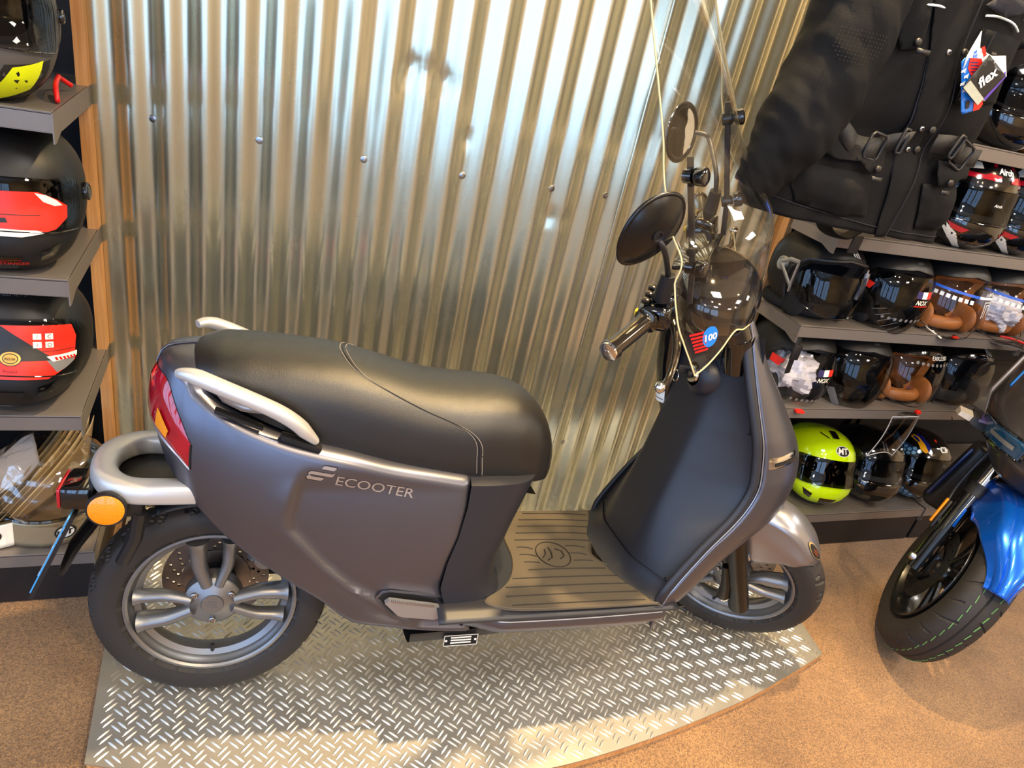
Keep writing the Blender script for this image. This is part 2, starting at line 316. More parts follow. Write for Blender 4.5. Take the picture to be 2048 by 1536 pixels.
# plywood backing of the sheet
mk('backing_board', grid(lambda u, v: Vector(wallpt(-0.372 + u * 0.70, WR - 0.028 + 0.0, 0.027 + 2.42 * v)) * 1 - PO + Vector((0, 0.05, 0)), 40, 1), mat('plywood', (150, 110, 70), 0.7, vary=0.1), panel, solid=0.008, smooth=False)
def screw_head():
    mb = MB(); mb.add(lathe([(0, .0035), (.0035, .0045), (.0075, .003), (.009, .0), (0, 0)], 18, 'y')); mb.add(lathe([(0, .0052), (.0018, .0052), (.0018, .003)], 10, 'y')); return mb
sc_me = screw_head().mesh('screw', [M_steel])
for sx, sz in ((-0.2215, 1.09), (0.006, 1.09), (0.234, 1.09), (0.463, 1.09), (0.692, 1.09), (0.844, 1.09), (0.01, 0.35), (0.92, 0.33)):
    k = round(((sx + 0.2215)) / PIT); 
    s = S_valley + PIT * (0.5) + PIT * round((WR * ((math.asin((sx - WC[0]) / WR)) - TH0) - S_valley) / PIT - .0) if False else S_valley + PIT * round((WR * (math.asin((sx - WC[0]) / WR) - TH0) - S_valley) / PIT)
    th = TH0 + s / WR; p = Vector(wallpt(th, WR - 0.0088 - 0.0002, sz)) - PO
    o = bpy.data.objects.new('screw', sc_me); COL.objects.link(o); o.parent = panel; o.location = p; o.rotation_euler = (0, 0, th + pi)
# ------------------------------------------------------------------ platform
plat = empty('display_platform', (0.65, 1.3, 0.0)); tag(plat, 'low curved-front platform of diamond-tread metal plate under the grey scooter', 'platform')
LO = Vector(plat.location)
front = [(-0.268, 0.984), (-0.12, 0.935), (0.1, 0.876), (0.3, 0.838), (0.5, 0.816), (0.65, 0.811), (0.8, 0.822), (0.95, 0.842), (1.1, 0.868), (1.25, 0.899), (1.39, 0.938), (1.5, 0.970), (1.573, 0.994)]
front = [tuple(p)[:2] for p in spline([(a, b, 0) for a, b in front], 5)]
outl = front + [(1.594, 1.146), (1.60, 1.72), (1.52, 1.79), (1.3, 1.73), (0.98, 1.68), (0.65, 1.66), (0.3, 1.69), (0.0, 1.75), (-0.297, 1.82)]
M_plate = mat('tread_plate_steel', (172, 168, 160), 0.45, 0.75, bump=0.12, bscale=320, vary=0.12, vscale=9, rvary=0.10)
mk('plate', prism(outl, 0.003, lambda a, b, c: Vector((a, b, 0.022 + c)) - LO), M_plate, plat, smooth=False)
ins = [(0.65 + (a - 0.65) * 0.997, 1.3 + (b - 1.3) * 0.995) for a, b in outl]
mk('wood_base', prism(ins, 0.0215, lambda a, b, c: Vector((a, b, 0.0005 + c)) - LO), M_wood, plat, smooth=False)
def inside(x, y, P):
    c = False; j = len(P) - 1
    for i in range(len(P)):
        if (P[i][1] > y) != (P[j][1] > y) and x < (P[j][0] - P[i][0]) * (y - P[i][1]) / (P[j][1] - P[i][1]) + P[i][0]: c = not c
        j = i
    return c
tb = MB(); small = [(0.65 + (a - 0.65) * 0.985, 1.3 + (b - 1.3) * 0.975) for a, b in outl]
def bar(cx, cy, ang):
    ca, sa = cos(ang), sin(ang); L, W_, Hh = 0.0150, 0.0031, 0.0019
    pts = [(-L, 0, 0), (-L * .45, -W_, 0), (L * .45, -W_, 0), (L, 0, 0), (L * .45, W_, 0), (-L * .45, W_, 0), (-L * .5, 0, Hh), (L * .5, 0, Hh)]
    v = [(cx + x * ca - (y + (1 - (x / L) ** 2) * .0018) * sa, cy + x * sa + (y + (1 - (x / L) ** 2) * .0018) * ca, 0.0249 + z) for x, y, z in pts]
    tb.add(([Vector(p) - LO for p in v], [(0, 1, 6), (1, 2, 7, 6), (2, 3, 7), (3, 4, 7), (4, 5, 6, 7), (5, 0, 6)]))
i0 = -10
for i in range(-10, 50):
    for j in range(-6, 30):
        for k in (0, 1):
            x = -0.264 + (i + .5 * k) * 0.0448; y = 1.092 + (j - 3 + .5 * k) * 0.0372; an = -pi / 4 if k == 0 else pi / 4
            if not inside(x, y, small): continue
            nx, ny = -sin(an), cos(an)
            for s_ in (-1, 1): bar(x + nx * .0058 * s_ + cos(an) * .002 * s_, y + ny * .0058 * s_ + sin(an) * .002 * s_, an)
o = tb.build('tread_pattern', mat('tread_bar_glint', (226, 223, 214), 0.3, 0.8, rvary=0.06), plat, smooth=True, angle=60); tag(o, kind='stuff')  # bars lighter than the plate: their highlights are put into the colour
# ------------------------------------------------------------------ shelving
M_shelf = mat('shelf_grey_metal', (122, 115, 110), 0.38, 0.35, vary=0.06, vscale=4, rvary=0.08)
M_upr = mat('shelf_upright_black', (20, 21, 26), 0.5, 0.2, vary=0.1)
def shelf_parts(parent, x0, x1, zt, off, cut_left=False, thick=0.033, back=1.87):
    y0 = 1.443
    if cut_left: poly = [(x0, y0), (x1, y0), (x1, back), (x0 + .16, back), (x0 + .16, 1.80), (x0 + .11, 1.80), (x0, 1.63)]
    else: poly = [(x0, y0), (x1, y0), (x1, back), (x0, back)]
    s = mk('shelf', prism(poly, 0.0022, lambda a, b, c: Vector((a, b, zt - .0022 + c)) - off), M_shelf, parent, smooth=False)
    mb = MB(); mb.add(box(Vector(((x0 + x1) / 2, y0 + .0015, zt - thick / 2)) - off, (x1 - x0, .003, thick), .001)); mb.add(box(Vector(((x0 + x1) / 2, y0 + .0095, zt + .0012)) - off, (x1 - x0, .019, .0024), .0008)); mb.add(box(Vector(((x0 + x1) / 2, y0 + .008, zt - thick)) - off, (x1 - x0, .015, .002)))
    mb.build('shelf_lip', M_shelf, s, smooth=False)
    for xx in (x0 + .001, x1 - .001):
        yb = 1.63 if (cut_left and xx < x0 + .01) else back - .01
        P = [(y0 - .001, zt), (y0 - .001, zt - .052), (y0 + .012, zt - .052), (y0 + .05, zt - .04), (yb, zt - .04), (yb, zt)]
        e = mk('end_bracket', prism(P, .0025, lambda a, b, c: Vector((xx + c, a, b)) - off), M_shelf, s, smooth=False)
    return s
def shelf_unit(x0, x1, heights, label, cut_left=False, zmax=2.3):
    r = empty('shelving_unit', ((x0 + x1) / 2, 1.65, 0)); tag(r, label, 'shelving'); off = Vector(r.location)
    for h in heights: shelf_parts(r, x0, x1, h, off, cut_left)
    bx = x0 + (.165 if cut_left else 0)
    mb = MB(); mb.add(box(Vector(((x0 + x1) / 2, 1.455, .058)) - off, (x1 - x0 - .004, .012, .112), .002)); mb.add(box(Vector((x1 - .003, 1.66, .058)) - off, (.004, .4, .112)))
    if not cut_left: mb.add(box(Vector((x0 + .003, 1.66, .058)) - off, (.004, .4, .112)))
    mb.build('plinth', mat('plinth_metal', (44, 42, 44), 0.4, 0.4, vary=0.08), r, smooth=False)
    mk('back_panel', box(Vector(((bx + x1) / 2, 1.895, zmax / 2)) - off, (x1 - bx, .012, zmax), .001), M_wallb, r, smooth=False)
    for xx in ((x1 - .02,) if cut_left else (x0 + .02, x1 - .02)):
        u = MB(); u.add(box(Vector((xx, 1.885, zmax / 2)) - off, (.03, .03, zmax), .002)); u.build('upright', M_upr, r, smooth=False)
    return r
shelf_unit(-1.24, -0.32, (0.148, 0.523, 0.830, 1.137), 'grey metal helmet shelving left of the corrugated wall')
shelf_unit(1.455, 2.38, (0.148, 0.575, 0.845, 1.110, 1.387), 'grey metal helmet shelving between the corrugated wall and the hanging jacket side', cut_left=True)
shelf_unit(2.39, 3.31, (0.148, 0.575, 0.845, 1.110, 1.387), 'farther grey helmet shelving at the right edge behind the blue motorcycle')
# ================================================================== grey scooter
sco = empty('motor_scooter', (-0.0487, 1.1476, 0.0255), (-0.14, 0, -0.0445)); tag(sco, 'grey electric motor scooter with black seat and tall clear windscreen on the tread plate platform', 'scooter')
M_body = mat('satin_grey_paint', (100, 101, 112), 0.33, 0.85, coat=0.1, bump=0.02, bscale=1500)
M_silver = mat('silver_paint', (160, 162, 168), 0.33, 0.75, bump=0.02, bscale=1500)
M_rail = mat('light_silver_paint', (192, 192, 192), 0.36, 0.45, bump=0.02, bscale=1500); M_fend = mat('fender_grey_paint', (138, 138, 145), 0.3, 0.8, coat=.1, rvary=.03)
M_wheel = mat('wheel_silver', (128, 129, 131), 0.38, 0.8, bump=0.03, bscale=1200)
M_inner = mat('navy_black_plastic', (33, 34, 41), 0.4, bump=0.05, bscale=1400)
M_seat = mat('seat_vinyl', (22, 21, 21), 0.38, spec=.7, bump=0.28, bscale=700, rvary=0.05, vscale=30)
M_mat = mat('rubber_mat', (84, 75, 62), 0.68, bump=0.1, bscale=600, vary=0.15, vscale=12)
M_redlens = mat('red_lens', (150, 6, 28), 0.08, coat=1.0, vary=0.5, vscale=45)
M_amber = mat('amber_lens', (235, 140, 8), 0.2, coat=0.6, bump=0.6, bscale=420)
M_clear = glassmat('clear_screen', (0.985, 0.98, 0.965), 0.02)
M_edge = mat('acrylic_edge', (232, 214, 160), 0.2, coat=0.5, vary=0.05)
# ---- steering transform (bars and front wheel turned to the right)
ST_D, ST_G, ST_X = 0.776, 0.556, 1.451
_s = Vector((-sin(ST_G), 0, cos(ST_G)))
_R = Matrix.Rotation(-ST_D, 3, _s)
def stx(p): o_ = Vector((ST_X, 0, 0)); return _R @ (Vector(p) - o_) + o_
# ---- wheels
def tyre_vf(R, w, seed, N=360):
    prof = [(R - .068, -w * .36), (R - .058, -w * .47), (R - .040, -w * .5), (R - .026, -w * .485), (R - .016, -w * .43)]
    tr = []
    for i in range(25):
        a = -1 + i / 12; y = a * w * .40; tr.append((R - .0125 * abs(a) ** 2.1, y))
    prof = prof + tr + [(r, -y) for r, y in prof[::-1]]
    def fn(u, v):
        k = v * (len(prof) - 1); i = min(int(k), len(prof) - 2); t = k - i; r = prof[i][0] * (1 - t) + prof[i + 1][0] * t; y = prof[i][1] * (1 - t) + prof[i + 1][1] * t
        an = 2 * pi * u; a = y / (w * .5); n = 22; ph = (u * n) % 1.0; g = 0
        for side in (-1, 1):
            b = a * side
            if b > 0.08:
                c = (0.25 + 0.42 * b ** 1.5 + (0.5 if side < 0 else 0)) % 1.0; d = min(abs(ph - c), 1 - abs(ph - c))
                if d < .075 and b < .86: g = 1
                c2 = (0.72 + 0.10 * b + (0.5 if side < 0 else 0)) % 1.0; d2 = min(abs(ph - c2), 1 - abs(ph - c2))
                if d2 < .05 and .42 < b < .74: g = 1
                if .38 < b < .45 and (ph - c) % 1.0 < .22: g = 1
        r -= 0.0042 * g
        return (r * cos(an), y, r * sin(an))
    return grid(fn, N, len(prof) * 2 - 2, cu=True)
def rim_vf(Ri, w):
    h = w / 2; P = [(Ri + .002, -h - .001), (Ri + .001, -h - .006), (Ri - .004, -h - .0065), (Ri - .008, -h - .003), (Ri - .009, -h + .004), (Ri - .013, -h + .008), (Ri - .016, -h + .016), (Ri - .027, -h + .022), (Ri - .029, 0)]
    P = P + [(r, -y) for r, y in P[-2::-1]] + [(Ri - .006, h - .004), (Ri - .006, -h + .004), P[0]]
    return lathe(P, 96, 'y')
def bolt_vf(c, r=.0065, h=.006, n=6):
    v, f = lathe([(0, -h), (r * .5, -h), (r * .55, -h + .003), (r * .62, -h + .003), (r * .7, -h), (r, -h + .001), (r, 0)], 18, 'y', c); return v, f
def brake_disc_vf(R, r0, y, t=.004, holes=18):
    loops = [[(R * cos(2 * pi * i / 72), R * sin(2 * pi * i / 72)) for i in range(72)], [(r0 * (1 + .06 * (i % 2)) * cos(2 * pi * i / 24), r0 * (1 + .06 * (i % 2)) * sin(2 * pi * i / 24)) for i in range(24)]]
    for k in range(holes):
        for q, rr in enumerate((R * .90, R * .80, R * .71)):
            a = 2 * pi * (k + q * .33) / holes; loops.append([(rr * cos(a) + .0036 * cos(b), rr * sin(a) + .0036 * sin(b)) for b in [2 * pi * i / 7 for i in range(7)]])
    v, f = fillpoly(loops); return [(a, y, b) for a, b in v], f
def make_wheel(name, cx, cz, w, spokes, parent, xf=None, tyre_w=.098, sidey=-1, disc_y=.052, twist=0.0):
    C0 = Vector((cx, 0, cz)); X = (lambda p: xf(Vector(p) + C0)) if xf else (lambda p: Vector(p) + C0)
    wh = MB().add(rim_vf(.165, w)).build('wheel', M_wheel, parent, xf=X)
    MB().add(tyre_vf(.233, tyre_w, 1)).build('tyre', M_rubber, wh, xf=X, angle=30)
    for a0 in spokes:
        for s_, (w0, w1, dep) in ((-1, (.0105, .0140, .016)), (1, (.0125, .0190, .018))):
            pts = []; rad = []
            for i in range(9):
                t = i / 8; r = .040 + t * .103; off = s_ * (.011 + .014 * min(1, t * 2.2) + .006 * t)
                a = a0 + twist * t; ux, uz = cos(a), sin(a); nx, nz = -sin(a), cos(a)
                pts.append((ux * r + nx * off, sidey * (.030 - .010 * t) * (w / .07), uz * r + nz * off)); rad.append(w0 + (w1 - w0) * t + (.004 if i == 8 else 0))
            MB().add(tube(pts, rad, 12, sx=1.0, sy=1.25, up=(0, 1, 0))).build('spoke', M_wheel, wh, xf=X, angle=60)
    hub = MB().add(lathe([(0, sidey * .040), (.026, sidey * .040), (.030, sidey * .037), (.050, sidey * .034), (.056, sidey * .028), (.057, 0), (.040, -sidey * .03), (0, -sidey * .03)], 48, 'y')); hub.build('hub', M_wheel, wh, xf=X)
    cap = MB().add(lathe([(0, sidey * .0425), (.021, sidey * .0425), (.0225, sidey * .0405), (.0225, sidey * .038)], 32, 'y'))
    for k, (px, pz, l) in enumerate(((0, .006, .018), (-.004, 0, .022), (.002, -.006, .014))): cap.add(box((px, sidey * .043, pz), (l, .001, .0016)))
    cap.build('hub_cap', M_wheel, wh, xf=X)
    for a in (pi / 2 + 1.05, pi / 2 - 1.05, -pi / 2):
        MB().add(bolt_vf((.041 * cos(a), sidey * .036, .041 * sin(a)) if sidey < 0 else (.041 * cos(a), .04, .041 * sin(a)))).build('bolt', M_steel, wh, xf=X)
    bd = MB().add(brake_disc_vf(.108, .068, disc_y)).add(brake_disc_vf(.108, .068, disc_y + .004)); bd.add(lathe([(.07, disc_y - .002), (.052, disc_y - .004), (.03, disc_y)], 24, 'y'))
    bd.build('brake_disc', mat('brake_disc_steel', (120, 108, 100), 0.35, 0.9, vary=0.2, vscale=40), wh, xf=X)
    vm = MB().add(tube([(0, -.012, -.142), (0, -.018, -.132), (.001, -.022, -.118)], [.0045, .004, .0035], 8)); vm.build('valve', M_plastic, wh, xf=X)
    return wh
make_wheel('wheel', 0.0, 0.2325, .070, (pi / 2, pi + .12, -.12), sco)
make_wheel('wheel', 1.296, 0.2325, .062, (pi / 2 + .35, pi + .47, .23), sco, xf=stx, tyre_w=.090)
# ---- tail and side body panel: a band swept round the plan curve
WID = [(-.125, 0), (-.118, .045), (-.10, .080), (-.07, .110), (-.03, .133), (.02, .149), (.08, .158), (.16, .163), (.30, .167), (.60, .167)]
plan = []
def _mkplan():
    return [(-.125 + .75 * (i / 150) ** 2, .166 * sqrt(max(0, 1 - exp(-.75 * (i / 150) ** 2 / .105)))) for i in range(151)]
plan = _mkplan()
def plan_at(x):   # half width
    return interp(x, plan)
ZSH = [(-.125, .768), (-.058, .742), (-.04, .722), (0, .699), (.057, .671), (.134, .642), (.241, .617), (.326, .595), (.415, .579), (.481, .568), (.6, .55)]
ZLO = [(-.125, .60), (-.10, .575), (-.08, .556), (-.048, .522), (-.003, .480), (.07, .415), (.145, .355), (.21, .307), (.25, .270), (.278, .252), (.328, .240), (.444, .222), (.56, .214), (.8, .212)]
XFR = [(.21, .527), (.262, .524), (.2625, .50), (.270, .487), (.282, .470), (.305, .458), (.338, .448), (.398, .455), (.458, .470), (.527, .479), (.60, .480)]
CRE = [(.252, .40), (.275, .352), (.312, .318), (.347, .262), (.402, .205), (.482, .139), (.51, .133), (.59, .15), (.65, .17)]
def body_y(x, z, zl, zs):
    t = (z - zl) / max(.01, zs - zl); yw = plan_at(x)
    ins_ = .018 * (1 - t) ** 2 + .004 * (t ** 6)
    ins_ -= .006 * sin(pi * min(1, max(0, t)))
    c = interp(z, CRE); st = smooth(c - .008, c + .014, x) * smooth(.62, .56, z) * smooth(zl, zl + .02, z); ins_ += .010 * st
    rd = smooth(c - .06, c - .008, x) * smooth(.60, .54, z) * (1 - st); ins_ -= .003 * rd
    lipx = interp(z, XFR); ins_ += .004 * smooth(lipx - .012, lipx, x)
    return yw - ins_ * smooth(-.125, -.03, x)
def body_pt(u, v, side=-1):
    """u 0 tail centre .. 1 front edge; v 0 low edge .. 1 shoulder"""
    zf = .222 + (.568 - .222) * v; xe = interp(zf, XFR)
    x = -.125 + (xe + .125) * u ** 1.8
    zl = sinterp(x, ZLO); zs = sinterp(x, ZSH); z = zl + (zs - zl) * v
    y = body_y(x, z, zl, zs)
    tk = 1 - smooth(-.125, .03, x)
    tail_in = tk * (.030 * (v ** 2.5) + .030 * (1 - v) ** 2.2); x += tail_in * (1 - .35 * min(1, abs(y) / .13)); y *= 1 - .10 * tk * (v ** 3)
    return Vector((x, side * y, z))
for side in (-1, 1):
    mb = MB(); NU, NV = 110, 56
    def fn(u, v):
        vv = v * 1.16
        if vv <= 1: return body_pt(u, vv, side)
        k = (vv - 1) / .16; p = body_pt(u, 1, side); 
        n_in = .036 * smooth(0, 1, k) if False else .040 * k
        e = 1.0 + 0 * k; q = Vector((p.x + (n_in * 2.6 * (1 - smooth(-.12, .02, p.x))), p.y * (1 - n_in / max(.02, abs(p.y)) * smooth(-.12, -.02, p.x)), p.z + .004 + .016 * (1 - exp(-k * 3)) ))
        if k <= 0: return p
        return q
    mb.add(grid(fn, NU, NV)); mb.build('body_panel', M_body, sco, solid=.003, off=-1 if side < 0 else 1, angle=50)
def body_decal(vf, name, m, lift=.0008, side=-1, parent=None, h=0):
    """flat (x,z) artwork laid on the side panel"""
    def f(a, b): 
        zl = sinterp(a, ZLO); zs = sinterp(a, ZSH); return Vector((a, side * (body_y(a, b, zl, zs) + lift), b))
    return MB().add(mapped(vf, f)).build(name, m, parent or sco)
# logo: three-stroke emblem and name
def strokes():
    mb = MB(); sh = .35
    def P(a, b): return (.187 + (a + (b) * sh) * 1.0, .604 + b - .04 * a)
    for (x0, x1, z0, z1) in ((-.002, .022, .011, .017), (-.020, .024, -.002, .004), (-.018, .010, -.015, -.009)):
        pass
    return P
def slant(poly, cx=.1885, cz=.603, sh=.45, dr=-.20): return [(cx + a + b * sh, cz + b + (a) * dr) for a, b in poly]
M_logo = mat('logo_silver', (176, 170, 168), 0.3, 0.7, bump=0.2, bscale=1500); M_logod = mat('logo_shadow', (44, 38, 38), 0.5, vary=0.05)
bars_ = [[(-.004, .009), (.017, .009), (.020, .012), (.019, .0155), (-.001, .0155), (-.004, .013)], [(-.022, -.0015), (-.019, .0018), (.019, .0018), (.023, .005), (.022, -.0030), (.019, -.0042), (-.016, -.0042), (-.020, -.007), (-.021, -.005)], [(-.022, -.010), (-.018, -.015), (.006, -.015), (.009, -.011), (.008, -.0085), (-.014, -.0085), (-.018, -.0065)]]
for bs in bars_:
    body_decal(fillpoly([slant([(a * 1.08, b * 1.12) for a, b in bs])]), 'emblem', M_logod, .0006); body_decal(fillpoly([slant(bs)]), 'emblem', M_logo, .0011)
tv, tf = text2d('ECOOTER', .0285, .18, 1.16, 0.004)
def tpos(a, b): return (.2905 + a, .5728 + b - .20 * a)
body_decal(([tpos(a, b) for a, b in tv], tf), 'lettering', M_logo, .0011)
tv2, tf2 = text2d('ECOOTER', .0285, .18, 1.16, 0.018)
body_decal(([tpos(a + .0004, b - .0005) for a, b in tv2], tf2), 'lettering', M_logod, .0006)
# peg slot: shade of the hollow painted as a flat dark patch
slot = [(.318, .315), (.328, .325), (.345, .327), (.449, .308), (.461, .300), (.461, .283), (.447, .264), (.440, .262), (.362, .274), (.352, .279)]
body_decal(fillpoly([slot]), 'peg_recess_shade', M_dark, .0006)
sl2 = [(.311, .318), (.325, .331), (.345, .333), (.452, .314), (.467, .304), (.467, .282), (.451, .258), (.440, .256), (.360, .268), (.347, .275)]
body_decal(fillpoly([slot, sl2[::-1]]), 'recess_rim', M_body, .0022)
pp = [(.331, .314), (.340, .321), (.440, .300), (.450, .296), (.446, .270), (.438, .267), (.368, .279), (.360, .283)]
mk('foot_peg', prism(pp, .012, lambda a, b, c: Vector((a, -(.159 + c), b))), M_silver, sco, angle=30)
mb = MB()
for i in range(22): mb.add(box((.344 + i * .0042, -.170, .3195 - i * .00085), (.0022, .006, .004)))
mb.build('peg_grip_ridges', M_steel, sco); tag(bpy.data.objects['peg_grip_ridges'], kind='stuff')
mk('foot_peg', prism(pp, .012, lambda a, b, c: Vector((a, (.159 + c), b))), M_silver, sco, angle=30)
# tail light wrapping the tail
def tl_fn(side):
    def f(a, b):   # a 0 centre..1 side end, b 0..1 height
        u = .35 * a; vtop = interp(a, [(0, .90), (.5, .93), (.62, .90), (.8, .76), (1, .62)]); vbot = .27 + .10 * a; v = vbot + (vtop - vbot) * b
        p = body_pt(u, max(0, v), side); c = Vector((.15, 0, p.z)); d = (p - c).normalized(); return p + d * (.0045 * min(1, 6 * min(b, 1 - b, (1 - a)) ) + .0012)
    return f
for side in (-1, 1):
    f = tl_fn(side); tl = MB().add(grid(lambda u, v: f(u, v), 30, 12)).build('tail_light', M_redlens, sco, angle=60)
    MB().add(grid(lambda u, v: f(.52 + .20 * u + .04 * v, .22 + (.34 - .10 * u) * v) + Vector((-.002, side * .0028, 0)), 8, 8)).build('indicator_lens', M_amber, tl)
    MB().add(tube([f(1.0 - t, 0) for t in [i / 20 for i in range(21)]], .0022, 6)).build('lens_trim', M_silver, tl)
    MB().add(tube([f(1.0, t) for t in [i / 10 for i in range(11)]], .0016, 6)).build('lens_trim', M_dark, tl)
# ---- seat
ZT = [(-.058, .752), (-.045, .779), (-.02, .795), (.02, .802), (.10, .800), (.17, .796), (.23, .789), (.30, .772), (.38, .752), (.46, .744), (.54, .742), (.60, .728), (.645, .695), (.672, .650), (.686, .603), (.689, .575)]
ZB = [(-.058, .742), (-.03, .735), (0, .728), (.045, .704), (.112, .674), (.184, .647), (.296, .617), (.437, .587), (.542, .573), (.62, .560), (.67, .556), (.689, .570)]
HW = [(-.058, .0), (-.054, .040), (-.045, .066), (-.03, .088), (0, .110), (.05, .120), (.12, .127), (.25, .131), (.38, .133), (.50, .133), (.58, .125), (.63, .109), (.66, .090), (.678, .062), (.686, .035), (.689, .0)]
def seat_pt(x, a):
    """a: 0 right bottom edge .. 1 left bottom edge, over the top"""
    zt, zb, h = sinterp(x, ZT), sinterp(x, ZB), max(0, interp(x, HW)); th = -pi / 2 + (pi / 2 + .0) - pi * 0 
    ang = pi + .28 - (pi + .56) * a; cx_, sx_ = cos(ang), sin(ang); zm = zb + (zt - zb) * .36
    y = h * math.copysign(abs(cx_) ** .72, cx_); dome = .012 * cos(pi / 2 * min(1, abs(y) / max(h, 1e-4)))
    z = zm + (zt - zm) * (abs(sx_) ** .62) if sx_ > 0 else zm - (zm - zb) * (abs(sx_) / sin(.28)) ** .8
    return Vector((x, y, z - .010 + dome if sx_ > 0 else z - 0.010 * (1 + sx_ / sin(.28))))
xs = [-.058 + .747 * (0.5 - 0.5 * cos(pi * i / 90)) for i in range(91)]
def seatfn(u, v):
    x = xs[min(90, int(round(u * 90)))]; return seat_pt(x, v)
seat = MB().add(grid(seatfn, 90, 64)); seat.add(([seat_pt(x, a) for x in xs for a in (0, 1)], [(2 * i, 2 * i + 1, 2 * i + 3, 2 * i + 2) for i in range(90)]))
seat = seat.build('seat', M_seat, sco, angle=70)
M_thread = mat('grey_thread', (150, 142, 130), 0.7, vary=0.1)
seam = [(.222, .50), (.226, .46), (.236, .40), (.256, .345), (.285, .31), (.325, .275), (.38, .235), (.43, .195), (.465, .155), (.485, .11), (.493, .06), (.497, .02)]
seam = [tuple(p)[:2] for p in spline([(a, b, 0) for a, b in seam], 9)]
for mirror in (0, 1):
    S_ = [(x, 1 - a if mirror else a) for x, a in seam]
    def outp(x, a, lift): p = seat_pt(x, a); q = seat_pt(x, a + .01); r = seat_pt(x + .004, a); n = (q - p).cross(r - p).normalized(); n = n if n.dot(p - Vector((.3, 0, .6))) > 0 else -n; return p + n * lift
    mk('seam', tube([outp(x, a, .0002) for x, a in S_], .0016, 6), M_plastic, seat)
    st = MB()
    for dx in (-.006, .006):
        for i in range(0, len(S_) - 1):
            (x0, a0), (x1, a1) = S_[i], S_[i + 1]
            for t0, t1 in ((0, .3), (.5, .8)):
                st.add(tube([outp(x0 + (x1 - x0) * t + dx, a0 + (a1 - a0) * t - dx * .6 * (1 if not mirror else -1), .0006) for t in (t0, t1)], .0007, 5))
    so = st.build('stitching', M_thread, seat); tag(so, kind='stuff')
# under-seat base band
bd = MB()
def basefn(u, v):
    x = .13 + .47 * u; h = min(.125, interp(x, HW) - .008); return Vector((x, -h, sinterp(x, ZB) + .012 - .045 * v))
bd.add(grid(basefn, 30, 2)); bd.add(grid(lambda u, v: Vector((lambda p: (p[0], -p[1], p[2]))(basefn(u, v))), 30, 2)); bd.add(grid(lambda u, v: Vector((.13 + .50 * u, -.125 + .25 * v, sinterp(.13 + .5 * u, ZB) - .02)), 10, 4))
bd.add(grid(lambda u, v: Vector((-.03 + .2 * u, -.10 + .2 * v, sinterp(-.03 + .2 * u, ZB) - .012)), 10, 4))
bd.build('seat_base', M_gloss, sco)
# grab rails
for s_ in (-1, 1):
    g = spline([(-.052, s_ * .138, .778), (-.028, s_ * .152, .779), (.02, s_ * .160, .762), (.10, s_ * .161, .727), (.135, s_ * .160, .705), (.157, s_ * .155, .683), (.176, s_ * .149, .662)], 5)
    rr = [.0085 + .0055 * min(1, i / 6) - .007 * max(0, (i - 24) / 6) for i in range(len(g))]
    gr = mk('grab_rail', tube(g, rr, 14, sx=1.1, sy=.85, pw=.7), M_rail, sco, angle=60)
    MB().add(tube([(.01, s_ * .152, .758), (.022, s_ * .146, .738), (.05, s_ * .142, .722), (.085, s_ * .146, .720)], .008, 10)).build('rail_mount', M_silver, gr)
    MB().add(box((.045, s_ * .148, .702), (.085, .020, .006), .002, rot=(.38, 'Y'))).build('mount_slot', M_dark, sco); MB().add(box((.150, s_ * .147, .659), (.075, .022, .012), .003, rot=(.34, 'Y'))).build('mount_slot', M_dark, sco)
# rear carrier loop
rk = spline([(.02, -.080, .522), (-.08, -.097, .530), (-.135, -.098, .533), (-.168, -.078, .535), (-.188, -.042, .537), (-.193, 0, .538), (-.188, .042, .537), (-.168, .078, .535), (-.135, .098, .533), (-.08, .097, .530), (.02, .080, .522)], 6)
mk('rear_carrier', tube(rk, .0225, 16, sx=1.0, sy=.95, pw=.62), M_rail, sco, angle=60)
mk('carrier_plate', grid(lambda u, v: Vector((-.19 + .18 * u, (-.085 + .17 * v), .512)), 4, 4), M_plastic, sco, solid=.006)
# tail bracket, plate lamp, number plate, reflector
tbk = MB(); tbk.add(box((-.175, 0, .494), (.09, .07, .034), .008)); tbk.add(box((-.150, -.095, .505), (.075, .028, .05), .012)); tbk.add(box((-.16, -.05, .498), (.05, .09, .022), .006))
tbk.add(tube([(-.15, 0, .50), (-.20, 0, .44), (-.25, 0, .36), (-.275, 0, .30)], [.02, .022, .020, .012], 8, sx=1.7, sy=.6)); tbk.add(tube([(-.12, -.1, .49), (-.13, -.09, .43), (-.155, -.08, .37)], .016, 8, sx=.8, sy=.8)); tbk.build('tail_bracket', M_plastic, sco)
lp_ = MB(); lp_.add(box((-.224, -.045, .507), (.052, .085, .044), .007)); lp_ = lp_.build('plate_lamp', M_gloss, sco)
mk('red_lens', box((-.252, -.045, .507), (.006, .078, .038), .002), M_redlens, lp_)
refl = mk('side_reflector', lathe([(0, -.004), (.026, -.004), (.029, -.002), (.029, .006), (0, .006)], 40, 'y', (-.168, -.127, .510)), M_amber, sco); mk('reflector_housing', lathe([(.029, -.001), (.0325, -.001), (.0335, .004), (.03, .016), (0, .018)], 40, 'y', (-.168, -.127, .510)), M_plastic, refl)
pd = Vector((-.40, 0, -.917)).normalized(); pn = Vector((-.917, 0, .40)); pc = Vector((-.268, -.035, .395))
def plf(a, b, c): return pc + Vector((0, a, 0)) + pd * (-b) + pn * c
npl = mk('number_plate', prism([(-.055, -.088), (.055, -.088), (.060, -.083), (.060, .083), (.055, .088), (-.055, .088), (-.060, .083), (-.060, -.083)], .0025, plf), mat('plate_blue', (60, 150, 215), 0.35, vary=0.05), sco, smooth=False)
